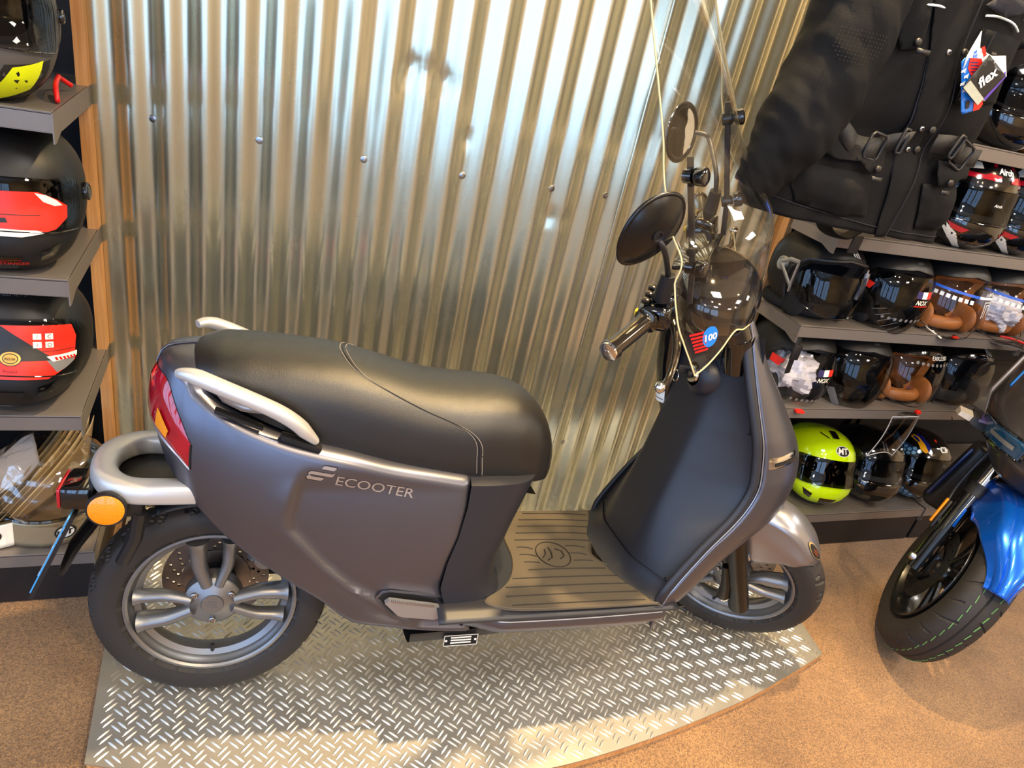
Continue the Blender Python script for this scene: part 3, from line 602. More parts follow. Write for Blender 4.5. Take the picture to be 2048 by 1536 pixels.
mk('plate_holder', prism([(-.063, -.094), (.063, -.094), (.063, .09), (-.063, .09)], .007, lambda a, b, c: plf(a, b, -c - .0005)), M_plastic, sco, smooth=False)
for s_, z_ in (('ZX', .045), ('41', -.03)):
    tv_, tf_ = text2d(s_, .06, 0, .8, .01); 
# plate digits are unreadable edge-on: plain embossed strokes only
mk('plate_border', prism([(-.052, .012), (.052, .012), (.052, .02), (-.052, .02)], .0012, lambda a, b, c: plf(a, b, c + .0024)), M_white, npl, smooth=False)
mk('plate_border', prism([(-.052, -.05), (.052, -.05), (.052, -.042), (-.052, -.042)], .0012, lambda a, b, c: plf(a, b, c + .0024)), M_white, npl, smooth=False)
# rear mechanics
rm = MB(); rm.add(tube([(.30, .05, .26), (.18, .085, .245), (.0, .088, .2325)], [.035, .028, .022], 12, sx=.6, sy=1.1)); rm.add(lathe([(0, .05), (.045, .05), (.05, .06), (.05, .095), (0, .10)], 24, 'y', (0, 0, .2325))); rm.build('swing_arm', M_plastic, sco)
MB().add(box((.098, .072, .300), (.06, .05, .085), .014, rot=(.5, 'Y'))).add(lathe([(0, .045), (.022, .045), (.024, .05), (.024, .08)], 24, 'y', (.098, 0, .275))).build('brake_caliper', M_silver, sco)
MB().add(tube([(-.045, .10, .25), (-.04, .1, .36), (-.02, .095, .5)], .016, 12)).add(tube([(-.043, .10, .29), (-.036, .1, .42)], .027, 14)).build('shock_absorber', M_plastic, sco)
hg = MB().add(lathe([(.243, -.055), (.250, -.03), (.252, 0), (.250, .03), (.243, .055)], 40, 'y', (0, 0, .2325), a0=.5, a1=2.0)); hg.build('inner_mudguard', M_plastic, sco, solid=.004)
uc = MB()
uc.add(grid(lambda u, v: Vector((.0 + .52 * u, (2 * v - 1) * (plan_at(.52 * u) - .028), sinterp(.52 * u, ZLO) + .035 + .05 * (1 - (2 * v - 1) ** 2))), 30, 8)); uc.build('under_cover', M_plastic, sco)
bl = MB().add(grid(lambda u, v: (lambda a, t: Vector((.40 + .68 * u, .138 * cos(a) * (1 - .25 * max(0, u - .6)), .205 - .055 * sin(a) ** .6 * (1 - .75 * smooth(.1, 1, u)) + .02 * u)))(pi * v, 0), 30, 16)); bl.build('belly_pan', M_plastic, sco)
vp = MB().add(box((.513, -.1405, .184), (.076, .003, .029), .001)); vp = vp.build('serial_plate', M_dark, sco); mb = MB()
for i, (a, b) in enumerate(((0, .008), (0, .001), (0, -.006))): mb.add(box((.513, -.1425, .184 + b), (.046, .0008, .0035)))
for s_ in (-1, 1): mb.add(lathe([(0, -.001), (.0026, -.0008), (.003, 0)], 10, 'y', (.513 + s_ * .033, -.142, .184)))
for a, b, c, d in ((0, .0135, .076, .0012), (0, -.0135, .076, .0012), (-.0375, 0, .0012, .028), (.0375, 0, .0012, .028)): mb.add(box((.513 + a, -.1423, .184 + b), (c, .0008, d)))
mb.build('plate_print', M_white, vp)
# ---- front of the seat box (dark cover between panel and footboard)
XC = [(.285, .615), (.30, .600), (.33, .585), (.37, .583), (.45, .600), (.52, .622), (.58, .640), (.60, .636)]
def cover_pt(v, t):
    """v height, t -1..1 around"""
    z = .288 + (.578 - .288) * v; xe = interp(z, XFR) - .004; xc = sinterp(z, XC); a = abs(t)
    ex = 1 - (1 - min(1, (1 - a) * 1.0)) ** 2.6; yy = .160 * (1 - (1 - a) ** 2.4)
    x = xe + (xc - xe) * ex; return Vector((x, math.copysign(min(.162, yy + .0), t), z))
cv = MB().add(grid(lambda u, v: cover_pt(v, -1 + 2 * u), 60, 30)); cv.add(grid(lambda u, v: (lambda p: Vector((p.x - (p.x - .48) * v * .8, p.y * (1 - .2 * v), p.z + .006 * (1 - (1 - v) ** 2))))(cover_pt(1, -1 + 2 * u)), 60, 3)); cv.build('seat_box_cover', M_inner, sco, angle=50)
# ---- footboard
def fb_edge(x): return .192
mat_pts = [(.545, -.160), (.575, -.185), (.66, -.197), (.93, -.199), (.938, -.195), (.926, -.120), (.905, -.072), (.872, -.035), (.862, 0), (.872, .035), (.905, .072), (.926, .120), (.938, .195), (.93, .199), (.73, .199), (.70, .190), (.66, .09), (.654, .06), (.652, 0), (.640, -.050), (.618, -.095), (.585, -.130)]
mat_pts = [tuple(p)[:2] for p in spline([(a, b, 0) for a, b in mat_pts], 4, closed=True)]
fbd = MB()
def ft(u, v):
    x = .44 + .56 * u; y = -.205 + .41 * v; e = smooth(.205, .175, abs(y)); z = .283 + .012 * e
    if x < .6: z += .0
    return Vector((x, y, z - .004 * smooth(.9, 1.0, u) * 0))
fbd.add(grid(ft, 30, 40)); fbd = fbd.build('footboard', M_inner, sco, solid=.006)
mm = MB().add(prism(mat_pts, .004, lambda a, b, c: Vector((a, b, .2955 + c)))); fm = mm.build('rubber_mat', M_mat, sco, angle=25)
mk('mat_rim', tube([(a + (.76 - a) * .02, b * .985, .2998) for a, b in mat_pts], .0016, 6, closed=True), M_mat, fm)
rb = MB()
for y in [-.18 + .0305 * i for i in range(13)]:
    gap = abs(y) < .075
    xl = interp(abs(y), [(0, .665), (.06, .668), (.1, .60 if y < 0 else .685), (.16, .585 if y < 0 else .71), (.2, .60 if y < 0 else .74)]) + .01; xr = interp(abs(y), [(0, .853), (.035, .863), (.07, .892), (.12, .918), (.2, .93)]) - .008
    segs = [(xl, .715), (.805, xr)] if abs(y) < .055 else [(xl, xr)]
    for a, b in segs:
        if b - a > .02: rb.add(tube([(a + (b - a) * t, y - .010 * (t ** 3) * (1 if y > 0 else .5), .3000) for t in [i / 8 for i in range(9)]], .0015, 5))
M_mat2 = mat('mat_groove_shade', (30, 26, 22), 0.7, vary=.1); ro = rb.build('mat_ribs', M_mat2, fm)  # darker rubber tone paints groove shade onto ribs and emblem
em = MB(); em.add(tube([(.76 + .042 * cos(a), .052 * sin(a), .3002) for a in [2 * pi * i / 40 for i in range(40)]], .0014, 5, closed=True))
for L in ([(-.022, .012), (-.012, .026), (.008, .026), (.020, .012)], [(-.028, -.004), (-.012, -.002), (.012, -.006), (.024, -.022)], [(-.02, -.016), (-.004, -.018), (.012, -.03)]): em.add(tube([(.76 + b, -a, .3002) for a, b in L], .0016, 5))
em.build('mat_emblem', M_mat2, fm)
# sills: dark strip with bright edge and grey panel below
for s_ in (-1, 1):
    def sill(u, v):
        x = .505 + .465 * u; up = 0; zt = .278 + .02 * up - .006 * sin(pi * u) ; zb_ = interp(x, [(.505, .216), (.8, .212), (.93, .212), (.97, .222)])
        z = zt + (zb_ - zt) * v; return Vector((x, s_ * (.196 + .006 * sin(pi * v) - .035 * v ** 2.2 - .03 * smooth(.2, 0, u) * 1), z))
    mk('sill_panel', grid(sill, 40, 14), M_body, sco, angle=60)
    mk('sill_trim', tube([(.50 + .46 * t, s_ * (.197 - .026 * smooth(.2, 0, t)), .284 - .004 * sin(pi * t)) for t in [i / 24 for i in range(25)]], .0075, 8, sx=.6, sy=1.0), M_inner, sco)
    mk('sill_bead', tube([(.50 + .46 * t, s_ * (.2015 - .026 * smooth(.2, 0, t)), .277 - .004 * sin(pi * t)) for t in [i / 24 for i in range(25)]], .0016, 6), M_silver, sco)
# ---- leg shield
XR = [(.262, .940), (.29, .951), (.33, .961), (.43, 1.021), (.51, 1.079), (.56, 1.103), (.60, 1.110), (.655, 1.104), (.70, 1.094), (.80, 1.062), (.90, 1.035), (.955, 1.022)]
YR = [(.262, .190), (.33, .200), (.60, .200), (.70, .190), (.80, .168), (.90, .142), (.955, .125)]
XCI = [(.262, .905), (.30, .915), (.38, .930), (.45, .946), (.60, .985), (.75, 1.012), (.85, 1.012), (.955, 1.005)]
def shield(y_, z):
    xr, yr, xc = sinterp(z, XR), interp(z, YR), sinterp(z, XCI); t = abs(y_) / yr
    k = smooth(.30, .98, t) * .80 + .20 * t ** 3
    return Vector((xc + (xr - xc) * k, y_, z))
zs_ = [.292, .955]
shd = MB().add(grid(lambda u, v: (lambda z: shield((-1 + 2 * u) * interp(z, YR) * .985, z))(zs_[0] + (zs_[1] - zs_[0]) * v), 60, 60)); shd = shd.build('leg_shield', M_inner, sco, angle=60, solid=.004, off=1)
def low_curve(t): y = -.196 + .392 * t; return y
# upswept footboard lip below the shield
mk('footboard_lip', grid(lambda u, v: (lambda y: (lambda p: Vector((p.x - .055 * (1 - v) ** 1.4 * (1 - .3 * abs(y) / .2), y, .2965 + .048 * v ** 1.5)))(shield(y, .345) + Vector((-.004, 0, 0))))(-.193 + .386 * u), 50, 14), M_inner, sco, angle=60)
for y, z in ((.17, .355), (-.178, .345), (-.163, .715), (.163, .715)):
    p = shield(y, z); MB().add(lathe([(0, .002), (.004, .002), (.005, -.001), (.0075, -.0015), (.008, .001)], 14, 'x', p)).build('shield_screw', M_dark, shd)
rimpts = [(sinterp(z, XR), interp(z, YR), z) for z in [.270 + .685 * i / 60 for i in range(61)]]
for s_ in (-1, 1):
    mk('shield_rim', tube([(a - .004, s_ * (b - .004), c) for a, b, c in rimpts], .0085, 10, sx=.9, sy=1.3), M_inner, sco, angle=60)
    mk('rim_bead', tube([(a + .009, s_ * (b + .0015), c) for a, b, c in rimpts], .0016, 6), M_silver, sco)
# key lock boss
kb = Vector((1.004, -.045, .800)); 
MB().add(lathe([(.050, .03), (.046, -.004), (.036, -.014), (.026, -.018)], 32, 'x', (0, 0, 0), ), xf=lambda p: Vector((kb.x + .012 + p[0] * -1.0 if False else kb.x + p[0], kb.y + p[1] * .95, kb.z + p[2] * 1.05))).build('lock_boss', M_inner, shd, angle=60)
lk = MB().add(lathe([(0, -.026), (.013, -.026), (.019, -.024), (.022, -.016), (.023, -.006)], 28, 'x', kb)).build('ignition_lock', M_chrome, sco)
MB().add(box(kb + Vector((-.040, .004, .008)), (.034, .005, .020), .002)).add(lathe([(0, -.010), (.010, -.010), (.011, 0), (0, 0)], 16, 'x', kb + Vector((-.028, 0, 0)))).build('key', M_plastic, lk)
MB().add(tube([kb + Vector((-.056 + .0 * cos(a), .010 + .012 * cos(a), -.010 + .013 * sin(a))) for a in [2 * pi * i / 24 for i in range(24)]], .0014, 6, closed=True)).build('key_ring', M_chrome, lk)
# column cover (gloss) with white sticker
cvr = MB().add(tube([(1.040, .100, .640), (1.028, .104, .70), (1.012, .104, .78), (1.000, .098, .86), (.992, .085, .93)], [.020, .034, .040, .042, .040], 20, sx=.9, sy=.8)); cvr = cvr.build('column_cover', M_gloss, sco, angle=60)
def stick(u, v): a = -1.9 + 1.1 * u; z = .675 + .032 * v; c = Vector((1.034 - (z - .675) * .2, .102, z)); return c + Vector((.0315 * sin(a) * 1.0, -.0315 * cos(a) * 1.0, 0))
sk = mk('warning_sticker', grid(stick, 10, 3), M_white, sco)
mk('sticker_print', grid(lambda u, v: (lambda p: p + (p - Vector((1.034, .102, p.z))) * .02)(stick(.1 + .5 * u, .62 + .15 * v)), 6, 1), M_dark, sk); mk('sticker_print', grid(lambda u, v: (lambda p: p + (p - Vector((1.034, .102, p.z))) * .02)(stick(.1 + .8 * u, .25 + .06 * v)), 6, 1), M_dark, sk)
# ---- outer front fairing
XN = [(.215, .965), (.25, 1.01), (.30, 1.095), (.38, 1.17), (.44, 1.238), (.48, 1.285), (.52, 1.305), (.59, 1.312), (.65, 1.300), (.70, 1.268), (.78, 1.205), (.85, 1.145), (.92, 1.090), (.955, 1.062)]
def fair(th, z, s_):
    xr, yr, xn = sinterp(z, XR) + .006, interp(z, YR) + .002, sinterp(z, XN)
    ex = 2 / 2.25; return Vector((xr + (xn - xr) * sin(th) ** ex, s_ * yr * cos(th) ** (2 / 2.15), z))
def thmax(z): return interp(z, [(.215, .50), (.30, .60), (.40, .74), (.455, .86), (.475, pi / 2), (1, pi / 2)])
for s_ in (-1, 1):
    mk('front_fairing', grid(lambda u, v: (lambda z: fair(.02 + (thmax(z) - .02) * u, z, s_))(.218 + .737 * v), 34, 80), M_body, sco, angle=50, solid=.003)
    mk('fairing_reflector', grid(lambda u, v: (lambda p: p + Vector((.3, s_ * .95, 0)).normalized() * (.004 * min(1, 8 * min(u + .02, 1 - u, v + .05, 1.05 - v))))(fair(.05 + .62 * u, .640 + .026 * v + .012 * u, s_)), 14, 6), M_chrome, sco)
    mk('reflector_slot', grid(lambda u, v: (lambda p: p + Vector((.3, s_ * .95, 0)).normalized() * .0052)(fair(.14 + .42 * u, .648 + .008 * v + .010 * u, s_)), 10, 2), M_dark, sco)
mk('wheel_well', grid(lambda u, v: (lambda z, y: Vector((shield(y * .9, z).x + .035, y, z)))(.30 + .62 * v, -.15 + .30 * u), 20, 20), M_plastic, sco)
# ================================================================== steering assembly of the grey scooter
def sb(mb, name, m, parent=None, **k): return mb.build(name, m, parent or sco, xf=stx, **k)
# fork legs and axle
fk = MB()
for s_ in (-1, 1):
    fk.add(tube([(1.190, s_ * .080, .610), (1.265, s_ * .085, .410), (1.342, s_ * .085, .205)], [.025, .026, .0265], 20)); fk.add(box((1.316, s_ * .078, .232), (.07, .018, .036), .008)); fk.add(tube([(1.262, s_ * .095, .345), (1.285, s_ * .098, .28), (1.292, s_ * .098, .235)], [.010, .014, .017], 12))
sb(fk, 'fork', mat('fork_black', (12, 12, 12), .28, rvary=.05), angle=60)
ax = MB().add(lathe([(0, -.014), (.006, -.014), (.0065, -.006), (.012, -.006), (.012, 0), (.015, .001), (.016, .004), (0, .006)], 18, 'y', (1.296, -.098, .2325))); ax.add(tube([(1.296, -.10, .2325), (1.296, .10, .2325)], .006, 10)); sb(ax, 'axle_bolt', M_chrome)
# front fender
RO = [(46, .240), (54, .254), (65, .269), (80, .284), (110, .286), (150, .280)]; RI = [(46, .236), (52, .216), (63, .190), (74, .142), (80, .124), (90, .118), (99, .150), (112, .185), (150, .195)]
def fender(u, v):
    al = 46 + 104 * u; a = radians(al); ro = sinterp(al, RO); ri = min(ro - .002, interp(al, RI)); t = -1 + 2 * v; s_ = math.copysign(1, t); t = abs(t)
    tipw = smooth(44, 60, al)
    if t < .62:
        q = t / .62 * pi / 2; y = .050 * sin(q) * (.35 + .65 * tipw); r = ro - .022 * (1 - cos(q)) * (.5 + .5 * tipw)
    else:
        k = (t - .62) / .38; y = (.050 + .012 * smooth(0, .3, k)) * (.35 + .65 * tipw); r0 = ro - .022 * (.5 + .5 * tipw); r = r0 + (min(ri, r0 - .001) - r0) * k
    return (1.296 + r * cos(a), s_ * y, .2325 + r * sin(a))
fd = sb(MB().add(grid(fender, 60, 40)), 'front_fender', M_fend, angle=30, solid=.002)
sb(MB().add(lathe([(0, -.004), (.006, -.005), (.009, -.003), (.0095, 0)], 16, 'y', (1.300, -.064, .369))), 'fender_bolt', M_chrome, fd); 
fb_ = [fender((60 - 46) / 104 - .02 + 0, .5 + 0.0)]
def fbadge(a, b):   # oval badge on the nose of the fender
    return Vector(fender((57 - 46) / 104 + b * 4.6 / 1.04 * .0 + b * 3.2, .5 - .12 + a * 3.2)) + Vector((.0022, -.001, .002))
ov = [(.018 * cos(2 * pi * i / 30), .024 * sin(2 * pi * i / 30)) for i in range(30)]
sb(MB().add(mapped(fillpoly([ov], .006), fbadge)), 'dealer_badge', mat('badge_gold', (190, 165, 110), 0.3, 0.6, vary=0.1), fd)
sb(MB().add(mapped(fillpoly([[(a * .84, b * .84) for a, b in ov]], .006), lambda a, b: fbadge(a, b) + Vector((.0006, -.0003, .0006)))), 'dealer_badge', M_dark, fd)
bl_ = MB()
for k, w_ in ((.006, .012), (0, .02), (-.006, .016)): bl_.add(mapped(fillpoly([[(-w_ / 2, k - .0016), (w_ / 2, k - .0016), (w_ / 2, k + .0016), (-w_ / 2, k + .0016)]], .005), lambda a, b: fbadge(b, a) + Vector((.0012, -.0006, .0012))))
sb(bl_, 'badge_print', mat('badge_red', (120, 60, 36), .4, vary=.2), fd)
# handlebar, cowl, switches, grips
M_grip = mat('smoked_grip', (70, 62, 52), 0.16, 0.85, coat=0.5, rvary=0.05)
sb(MB().add(tube([(.862, -.34, 1.040), (.898, -.22, 1.052), (.915, -.12, 1.05), (.92, 0, 1.045), (.915, .12, 1.05), (.898, .22, 1.052), (.862, .34, 1.040)], .011, 12)), 'handlebar', M_plastic)
def cowl(u, v):
    a = 2 * pi * u; b = -pi / 2 + pi * v; ca = cos(b)
    x = .958 + .085 * ca ** .8 * cos(a) * (1.15 if cos(a) > 0 else .85) + .02; y = .125 * ca ** .7 * math.copysign(abs(sin(a)) ** .8, sin(a)); z = 1.022 + .070 * math.copysign(abs(sin(b)) ** .9, sin(b)) + .25 * (.96 - x) * .35
    return (x, y, z)
sb(MB().add(grid(cowl, 48, 26, cu=True)), 'handlebar_cowl', M_gloss, angle=60)
sb(MB().add(grid(lambda u, v: (lambda a, r: (1.058 + .014 * (1 - r * r), .066 * r * cos(a), 1.010 + .046 * r * sin(a)))(2 * pi * u, v), 36, 8, cu=True)), 'headlight', mat('headlight_lens', (190, 195, 200), 0.05, coat=1.0, metal=0.5, vary=0.2, vscale=60))
sb(MB().add(box((.922, 0, 1.094), (.07, .15, .012), .005, rot=(-.35, 'Y'))), 'dash_display', M_gloss)
sb(MB().add(tube([(1.06, 0, .93), (1.01, 0, 1.0)], [.036, .040], 20)).add(tube([(1.085, 0, .86), (1.06, 0, .94)], [.034, .036], 20)), 'steering_neck', M_gloss)
for s_ in (-1, 1):
    mb = MB(); mb.add(box((.902, s_ * .180, 1.048), (.062, .075, .052), .014, rot=(-.3, 'Y'))); mb.add(box((.905, s_ * .165, 1.080), (.045, .055, .022), .008)); sw = sb(mb, 'switch_housing', M_gloss, angle=50)
    mb = MB()
    for k in range(3): mb.add(box((.878 + .0 * k, s_ * (.165 + .018 * k), 1.083 - .004 * k), (.016, .013, .012), .004))
    sb(mb, 'switch_button', M_grip, sw); sb(MB().add(box((.868, s_ * .188, 1.036), (.012, .014, .012), .004)), 'switch_button', mat('yellow_button', (225, 185, 30), .4, vary=.05), sw)
    g0 = Vector((.894, s_ * .222, 1.052)); g1 = Vector((.860, s_ * .338, 1.041)); pr = [(0, .022), (.06, .024), (.09, .018), (.12, .0165), (.88, .0165), (.90, .0195), (.985, .0195), (1.0, .017)]
    sb(MB().add(tube([g0 + (g1 - g0) * t for t, r in pr], [r for t, r in pr], 28)), 'grip', M_grip, sw if False else sco, angle=50)
    dd = (g1 - g0).normalized(); sb(MB().add(tube([g1 - dd * .002, g1 + dd * .003, g1 + dd * .0045], [.0185, .0180, .013], 24)).add(tube([g1 + dd * .004, g1 + dd * .006], [.006, .005], 12)), 'bar_end_cap', M_chrome, angle=40)
    lv = spline([(.925, s_ * .150, 1.030), (.952, s_ * .19, 1.018), (.966, s_ * .235, 1.000), (.970, s_ * .285, .988), (.964, s_ * .322, .998)], 6)
    lr = [.009 - .003 * min(1, i / 14) for i in range(len(lv))]
    lvo = sb(MB().add(tube(lv, lr, 12, sx=1.2, sy=.75)), 'brake_lever', M_grip, angle=60); sb(MB().add(grid(lambda u, v: (.963 + .0105 * cos(2 * pi * u) * sin(pi * v), s_ * .326 + .0105 * sin(2 * pi * u) * sin(pi * v), .999 + .0105 * cos(pi * v)), 18, 10, cu=True)), 'lever_ball', M_chrome, lvo)
    sb(MB().add(tube([(.903, s_ * .192, 1.085), (.902, s_ * .195, 1.112), (.901, s_ * .194, 1.138)], [.016, .0145, .0125], 16)), 'mirror_boot', M_plastic)
    sb(MB().add(tube(spline([(.92, s_ * .14, 1.02), (.96, s_ * .10, .98), (1.01, s_ * .05, .93), (1.04, s_ * .02, .88)], 6), .006, 8)), 'brake_hose', M_plastic)
# mirrors (set separately on each side, as the photograph shows)
def mirror(ctr, A, B, ra, rb, stem, glass):
    A, B = Vector(A).normalized(), Vector(B); B = (B - A * B.dot(A)).normalized(); n = A.cross(B); c = Vector(ctr)
    if n.dot(Vector((.48, .87, -.05))) < 0: n = -n   # n points away from the camera side
    def sh(u, v):
        a = 2 * pi * u; r = v; e = (1 + .10 * cos(a)) * (1 - .16 * abs(cos(a)) ** 3 * (not glass)); return c + A * (ra * r * cos(a)) + B * (rb * r * sin(a) * e) - n * (.018 * (1 - r ** 2.4))
    mb = MB().add(grid(sh, 48, 12, cu=True)); 
    if not glass: mb.add(grid(lambda u, v: c + A * (ra * v * cos(2 * pi * u)) + B * (rb * v * sin(2 * pi * u)) + n * .004, 48, 1, cu=True)); mb.add(tube([c + A * ra * 1.0 * cos(a) + B * rb * sin(a) * (1 + .10 * cos(a)) * (1 - .16 * abs(cos(a)) ** 3) + n * .002 for a in [2 * pi * i / 48 for i in range(48)]], .004, 8, closed=True))
    else:
        mb = MB().add(tube([c + A * ra * cos(a) + B * rb * sin(a) for a in [2 * pi * i / 48 for i in range(48)]], .0042, 8, closed=True, sy=1.6)); mb.add(grid(lambda u, v: c + A * (ra * v * cos(2 * pi * u)) + B * (rb * v * sin(2 * pi * u)) + n * (.012 - .010 * v ** 3), 48, 8, cu=True))
    o = mb.build('mirror', M_gloss if glass else mat('mirror_shell_black', (13, 13, 14), .26, rvary=.06, vscale=20), sco, angle=60)
    if glass: mk('mirror_glass', grid(lambda u, v: c + A * (ra * .95 * v * cos(2 * pi * u)) + B * (rb * .95 * v * sin(2 * pi * u)) - n * .0008, 48, 1, cu=True), mat('mirror_glass', (215, 218, 220), .02, 1.0, rvary=.005), o)
    else: MB().add(lathe([(0, 0), (.007, 0), (.008, -.003), (.010, -.003), (.010, 0)], 14, 'z')).build('pivot', M_plastic, o, xf=lambda p: c - n * .018 + A * p[0] + B * p[1] - n * p[2] * -1)
    mk('mirror_stem', tube(stem, .0052, 10), M_plastic, o)
r_, u_, v_ = Vector((.871, -.456, .182)), Vector((-.116, .170, .979)), Vector((.477, .874, -.095))
mc = Vector((.665, -.295, 1.125)); A_ = r_ * .66 + u_ * .75; P_ = (r_ * .75 - u_ * .66)
b0 = stx((.901, -.194, 1.136))
mirror(mc, A_, P_ * .62 + v_ * .78, .068, .055, spline([mc + v_ * .01 + u_ * -.002, mc + v_ * .012 + r_ * .022 - u_ * .03, b0], 6), False)
r_, u_, v_ = Vector((.859, -.488, .157)), Vector((-.154, .047, .987)), Vector((.489, .872, .035))
mc = Vector((.923, .139, 1.296)); A_ = u_ + r_ * .14; P_ = (r_ - u_ * .14)
b0 = stx((.901, .194, 1.136))
mirror(mc, A_, P_ * .50 + v_ * .86, .058, .058, spline([mc + r_ * .028, mc + r_ * .05 + u_ * -.004, mc + r_ * .062 - u_ * .02, b0 + u_ * .04 + r_ * -.003, b0], 6), True)
# windscreen
XCW = [(.94, 1.085), (1.0, 1.075), (1.05, 1.066), (1.10, 1.058), (1.15, 1.047), (1.19, 1.036), (1.235, .990), (1.30, .935), (1.37, .890), (1.42, .855), (1.53, .775), (1.70, .66)]
YW = [(.94, .200), (.965, .208), (1.05, .232), (1.10, .236), (1.16, .230), (1.22, .224), (1.34, .216), (1.44, .210), (1.56, .196), (1.64, .172), (1.70, .12)]
ZBW = [(0, 1.005), (.35, 1.010), (.5, 1.022), (.68, .995), (.85, .972), (1.0, .958)]
KW = [(.96, 1.7), (1.04, 1.9), (1.10, 2.15), (1.15, 2.4), (1.22, 2.2), (1.28, 1.8), (1.34, 1.5), (1.44, .9), (1.55, .2), (1.7, .1)]
def kw(z): return interp(z, KW)
def screen(u, v):
    t = -1 + 2 * u; zb = sinterp(abs(t), ZBW); z = zb + (1.70 - zb) * v; y = t * sinterp(z, YW); return Vector((sinterp(z, XCW) - kw(z) * y * y, y, z))
ws = sb(MB().add(grid(screen, 48, 90)), 'windscreen', M_clear, solid=.0028, angle=60)
ed = [screen(i / 60, 0) for i in range(60)] + [screen(1, i / 90) for i in range(90)] + [screen(1 - i / 60, 1) for i in range(60)] + [screen(0, 1 - i / 90) for i in range(90)]
sb(MB().add(tube(ed, .00155, 6, closed=True)), 'screen_edge', M_edge, ws)
def scr_patch(poly, name, m, t0, z0, cell=.012, lift=-.003, parent=ws, sx=1):
    def f(a, b):
        z = z0 + b; y = t0 + a * sx; return Vector((sinterp(z, XCW) - kw(z) * y * y + lift, y, z))
    return sb(MB().add(mapped(fillpoly([poly], cell), f)), name, m, parent)
ring = lambda r, n=28, e=1: [(r * cos(2 * pi * i / n), r * e * sin(2 * pi * i / n)) for i in range(n)]
M_blue = mat('blue_print', (28, 120, 215), .35, vary=.05)
scr_patch(ring(.016, e=1.35), 'round_sticker', M_blue, -.180, 1.036, lift=.0024)
tv_, tf_ = text2d('100', .019, bold=.03); 
def fsc(a, b): z = 1.036 + b; y = -.180 + a; return Vector((sinterp(z, XCW) - kw(z) * y * y + .0036, y, z))
sb(MB().add(([fsc(a, b) for a, b in tv_], tf_)), 'sticker_print', M_white, ws)
for k in range(6):
    scr_patch([(-.013, -.0022), (.013, -.0022), (.013, .0022), (-.013, .0022)], 'red_print', M_red, -.207 + .002 * k, 1.045 - .0075 * k + .004, lift=.0024)
scr_patch([(-.014, -.011), (.014, -.011), (.014, .011), (-.014, .011)], 'flag_sticker', mat('flag_blue', (20, 70, 200), .4, vary=.05), .062, 1.196)
fs = MB()
for i in range(12):
    a = 2 * pi * i / 12; z = 1.196 + .006 * sin(a); y = .062 + .007 * cos(a); fs.add(box((sinterp(z, XCW) - kw(z) * y * y - .0045, y, z), (.0006, .0018, .0018)))
sb(fs, 'flag_stars', M_white, ws)
for s_ in (-1, 1):
    rod = MB().add(tube([(.950, s_ * .150, 1.070), (.935, s_ * .150, 1.135), (.868, s_ * .150, 1.335)], .0058, 8, pw=.6)); ro = sb(rod, 'screen_rod', M_plastic)
    for (x, z) in ((.880, 1.300), (.934, 1.140)):
        y = s_ * .160; sx_ = sinterp(z, XCW) - kw(z) * y * y
        d = Vector((.93, s_ * .30, .35)).normalized(); a = Vector((x - .012, s_ * .150, z)); b = a + d * .046
        sb(MB().add(tube([a, a + d * .002, a + d * .018, a + d * .020, a + d * .022, a + d * .0225], [.010, .0125, .0125, .009, .009, .0145], 20)).add(tube([a + d * .024, a + d * .026, a + d * .040, a + d * .0425], [.014, .0155, .0155, .012], 20)), 'screen_knob', M_gloss, ro, angle=40)
# ================================================================== helmets
CZ = .135
def hr(d, chin):
    ax_ = .140 if d[0] > 0 else .158; az_ = .128 if d[2] > 0 else .140; n = 2.35
    r = (abs(d[0] / ax_) ** n + abs(d[1] / .124) ** n + abs(d[2] / az_) ** n) ** (-1 / n)
    if chin: r *= 1 + .20 * smooth(-.05, .6, -d[2]) * smooth(.15, .85, d[0])
    r *= 1 - .10 * smooth(.35, .9, -d[2]) * smooth(.1, .8, -d[0])
    return r
def dirv(az, el): a, e = radians(az), radians(el); return Vector((cos(e) * cos(a), cos(e) * sin(a), sin(e)))
def slerp(a, b, t):
    w_ = math.acos(max(-1, min(1, a.dot(b)))); 
    return a if w_ < 1e-4 else (a * sin((1 - t) * w_) + b * sin(t * w_)) / sin(w_)
def neck(th):   # th -90 front .. 90 back, sign = side
    az = 90 + abs(th) * 0 + th; return az, interp(az, [(0, -56), (60, -60), (110, -62), (180, -50)])
def port_full(th):
    t = radians(th); return 66 * abs(cos(t)) ** .75, 1 + 18 * math.copysign(abs(sin(t)) ** .8, sin(t))
def port_jet(th):
    T = [(-90, (0, -56)), (-35, (62, -60)), (-20, (70, -46)), (0, (76, -18)), (20, (74, 6)), (45, (56, 24)), (90, (0, 33))]
    for (a, p), (b, q_) in zip(T, T[1:]):
        if th <= b: t = (th - a) / (b - a); return p[0] + (q_[0] - p[0]) * t, p[1] + (q_[1] - p[1]) * t
    return T[-1][1]
def hs(az, el, lift=0.0, chin=True): d = dirv(az, el); return Vector((0, 0, CZ)) + d * (hr(d, chin) + lift)
def ring_params(N):
    out = []
    for i in range(N):
        p = i / N * 2
        th = -90 + 180 * p if p <= 1 else 90 - 180 * (p - 1); out.append((th, 1 if p <= 1 else -1))
    return out
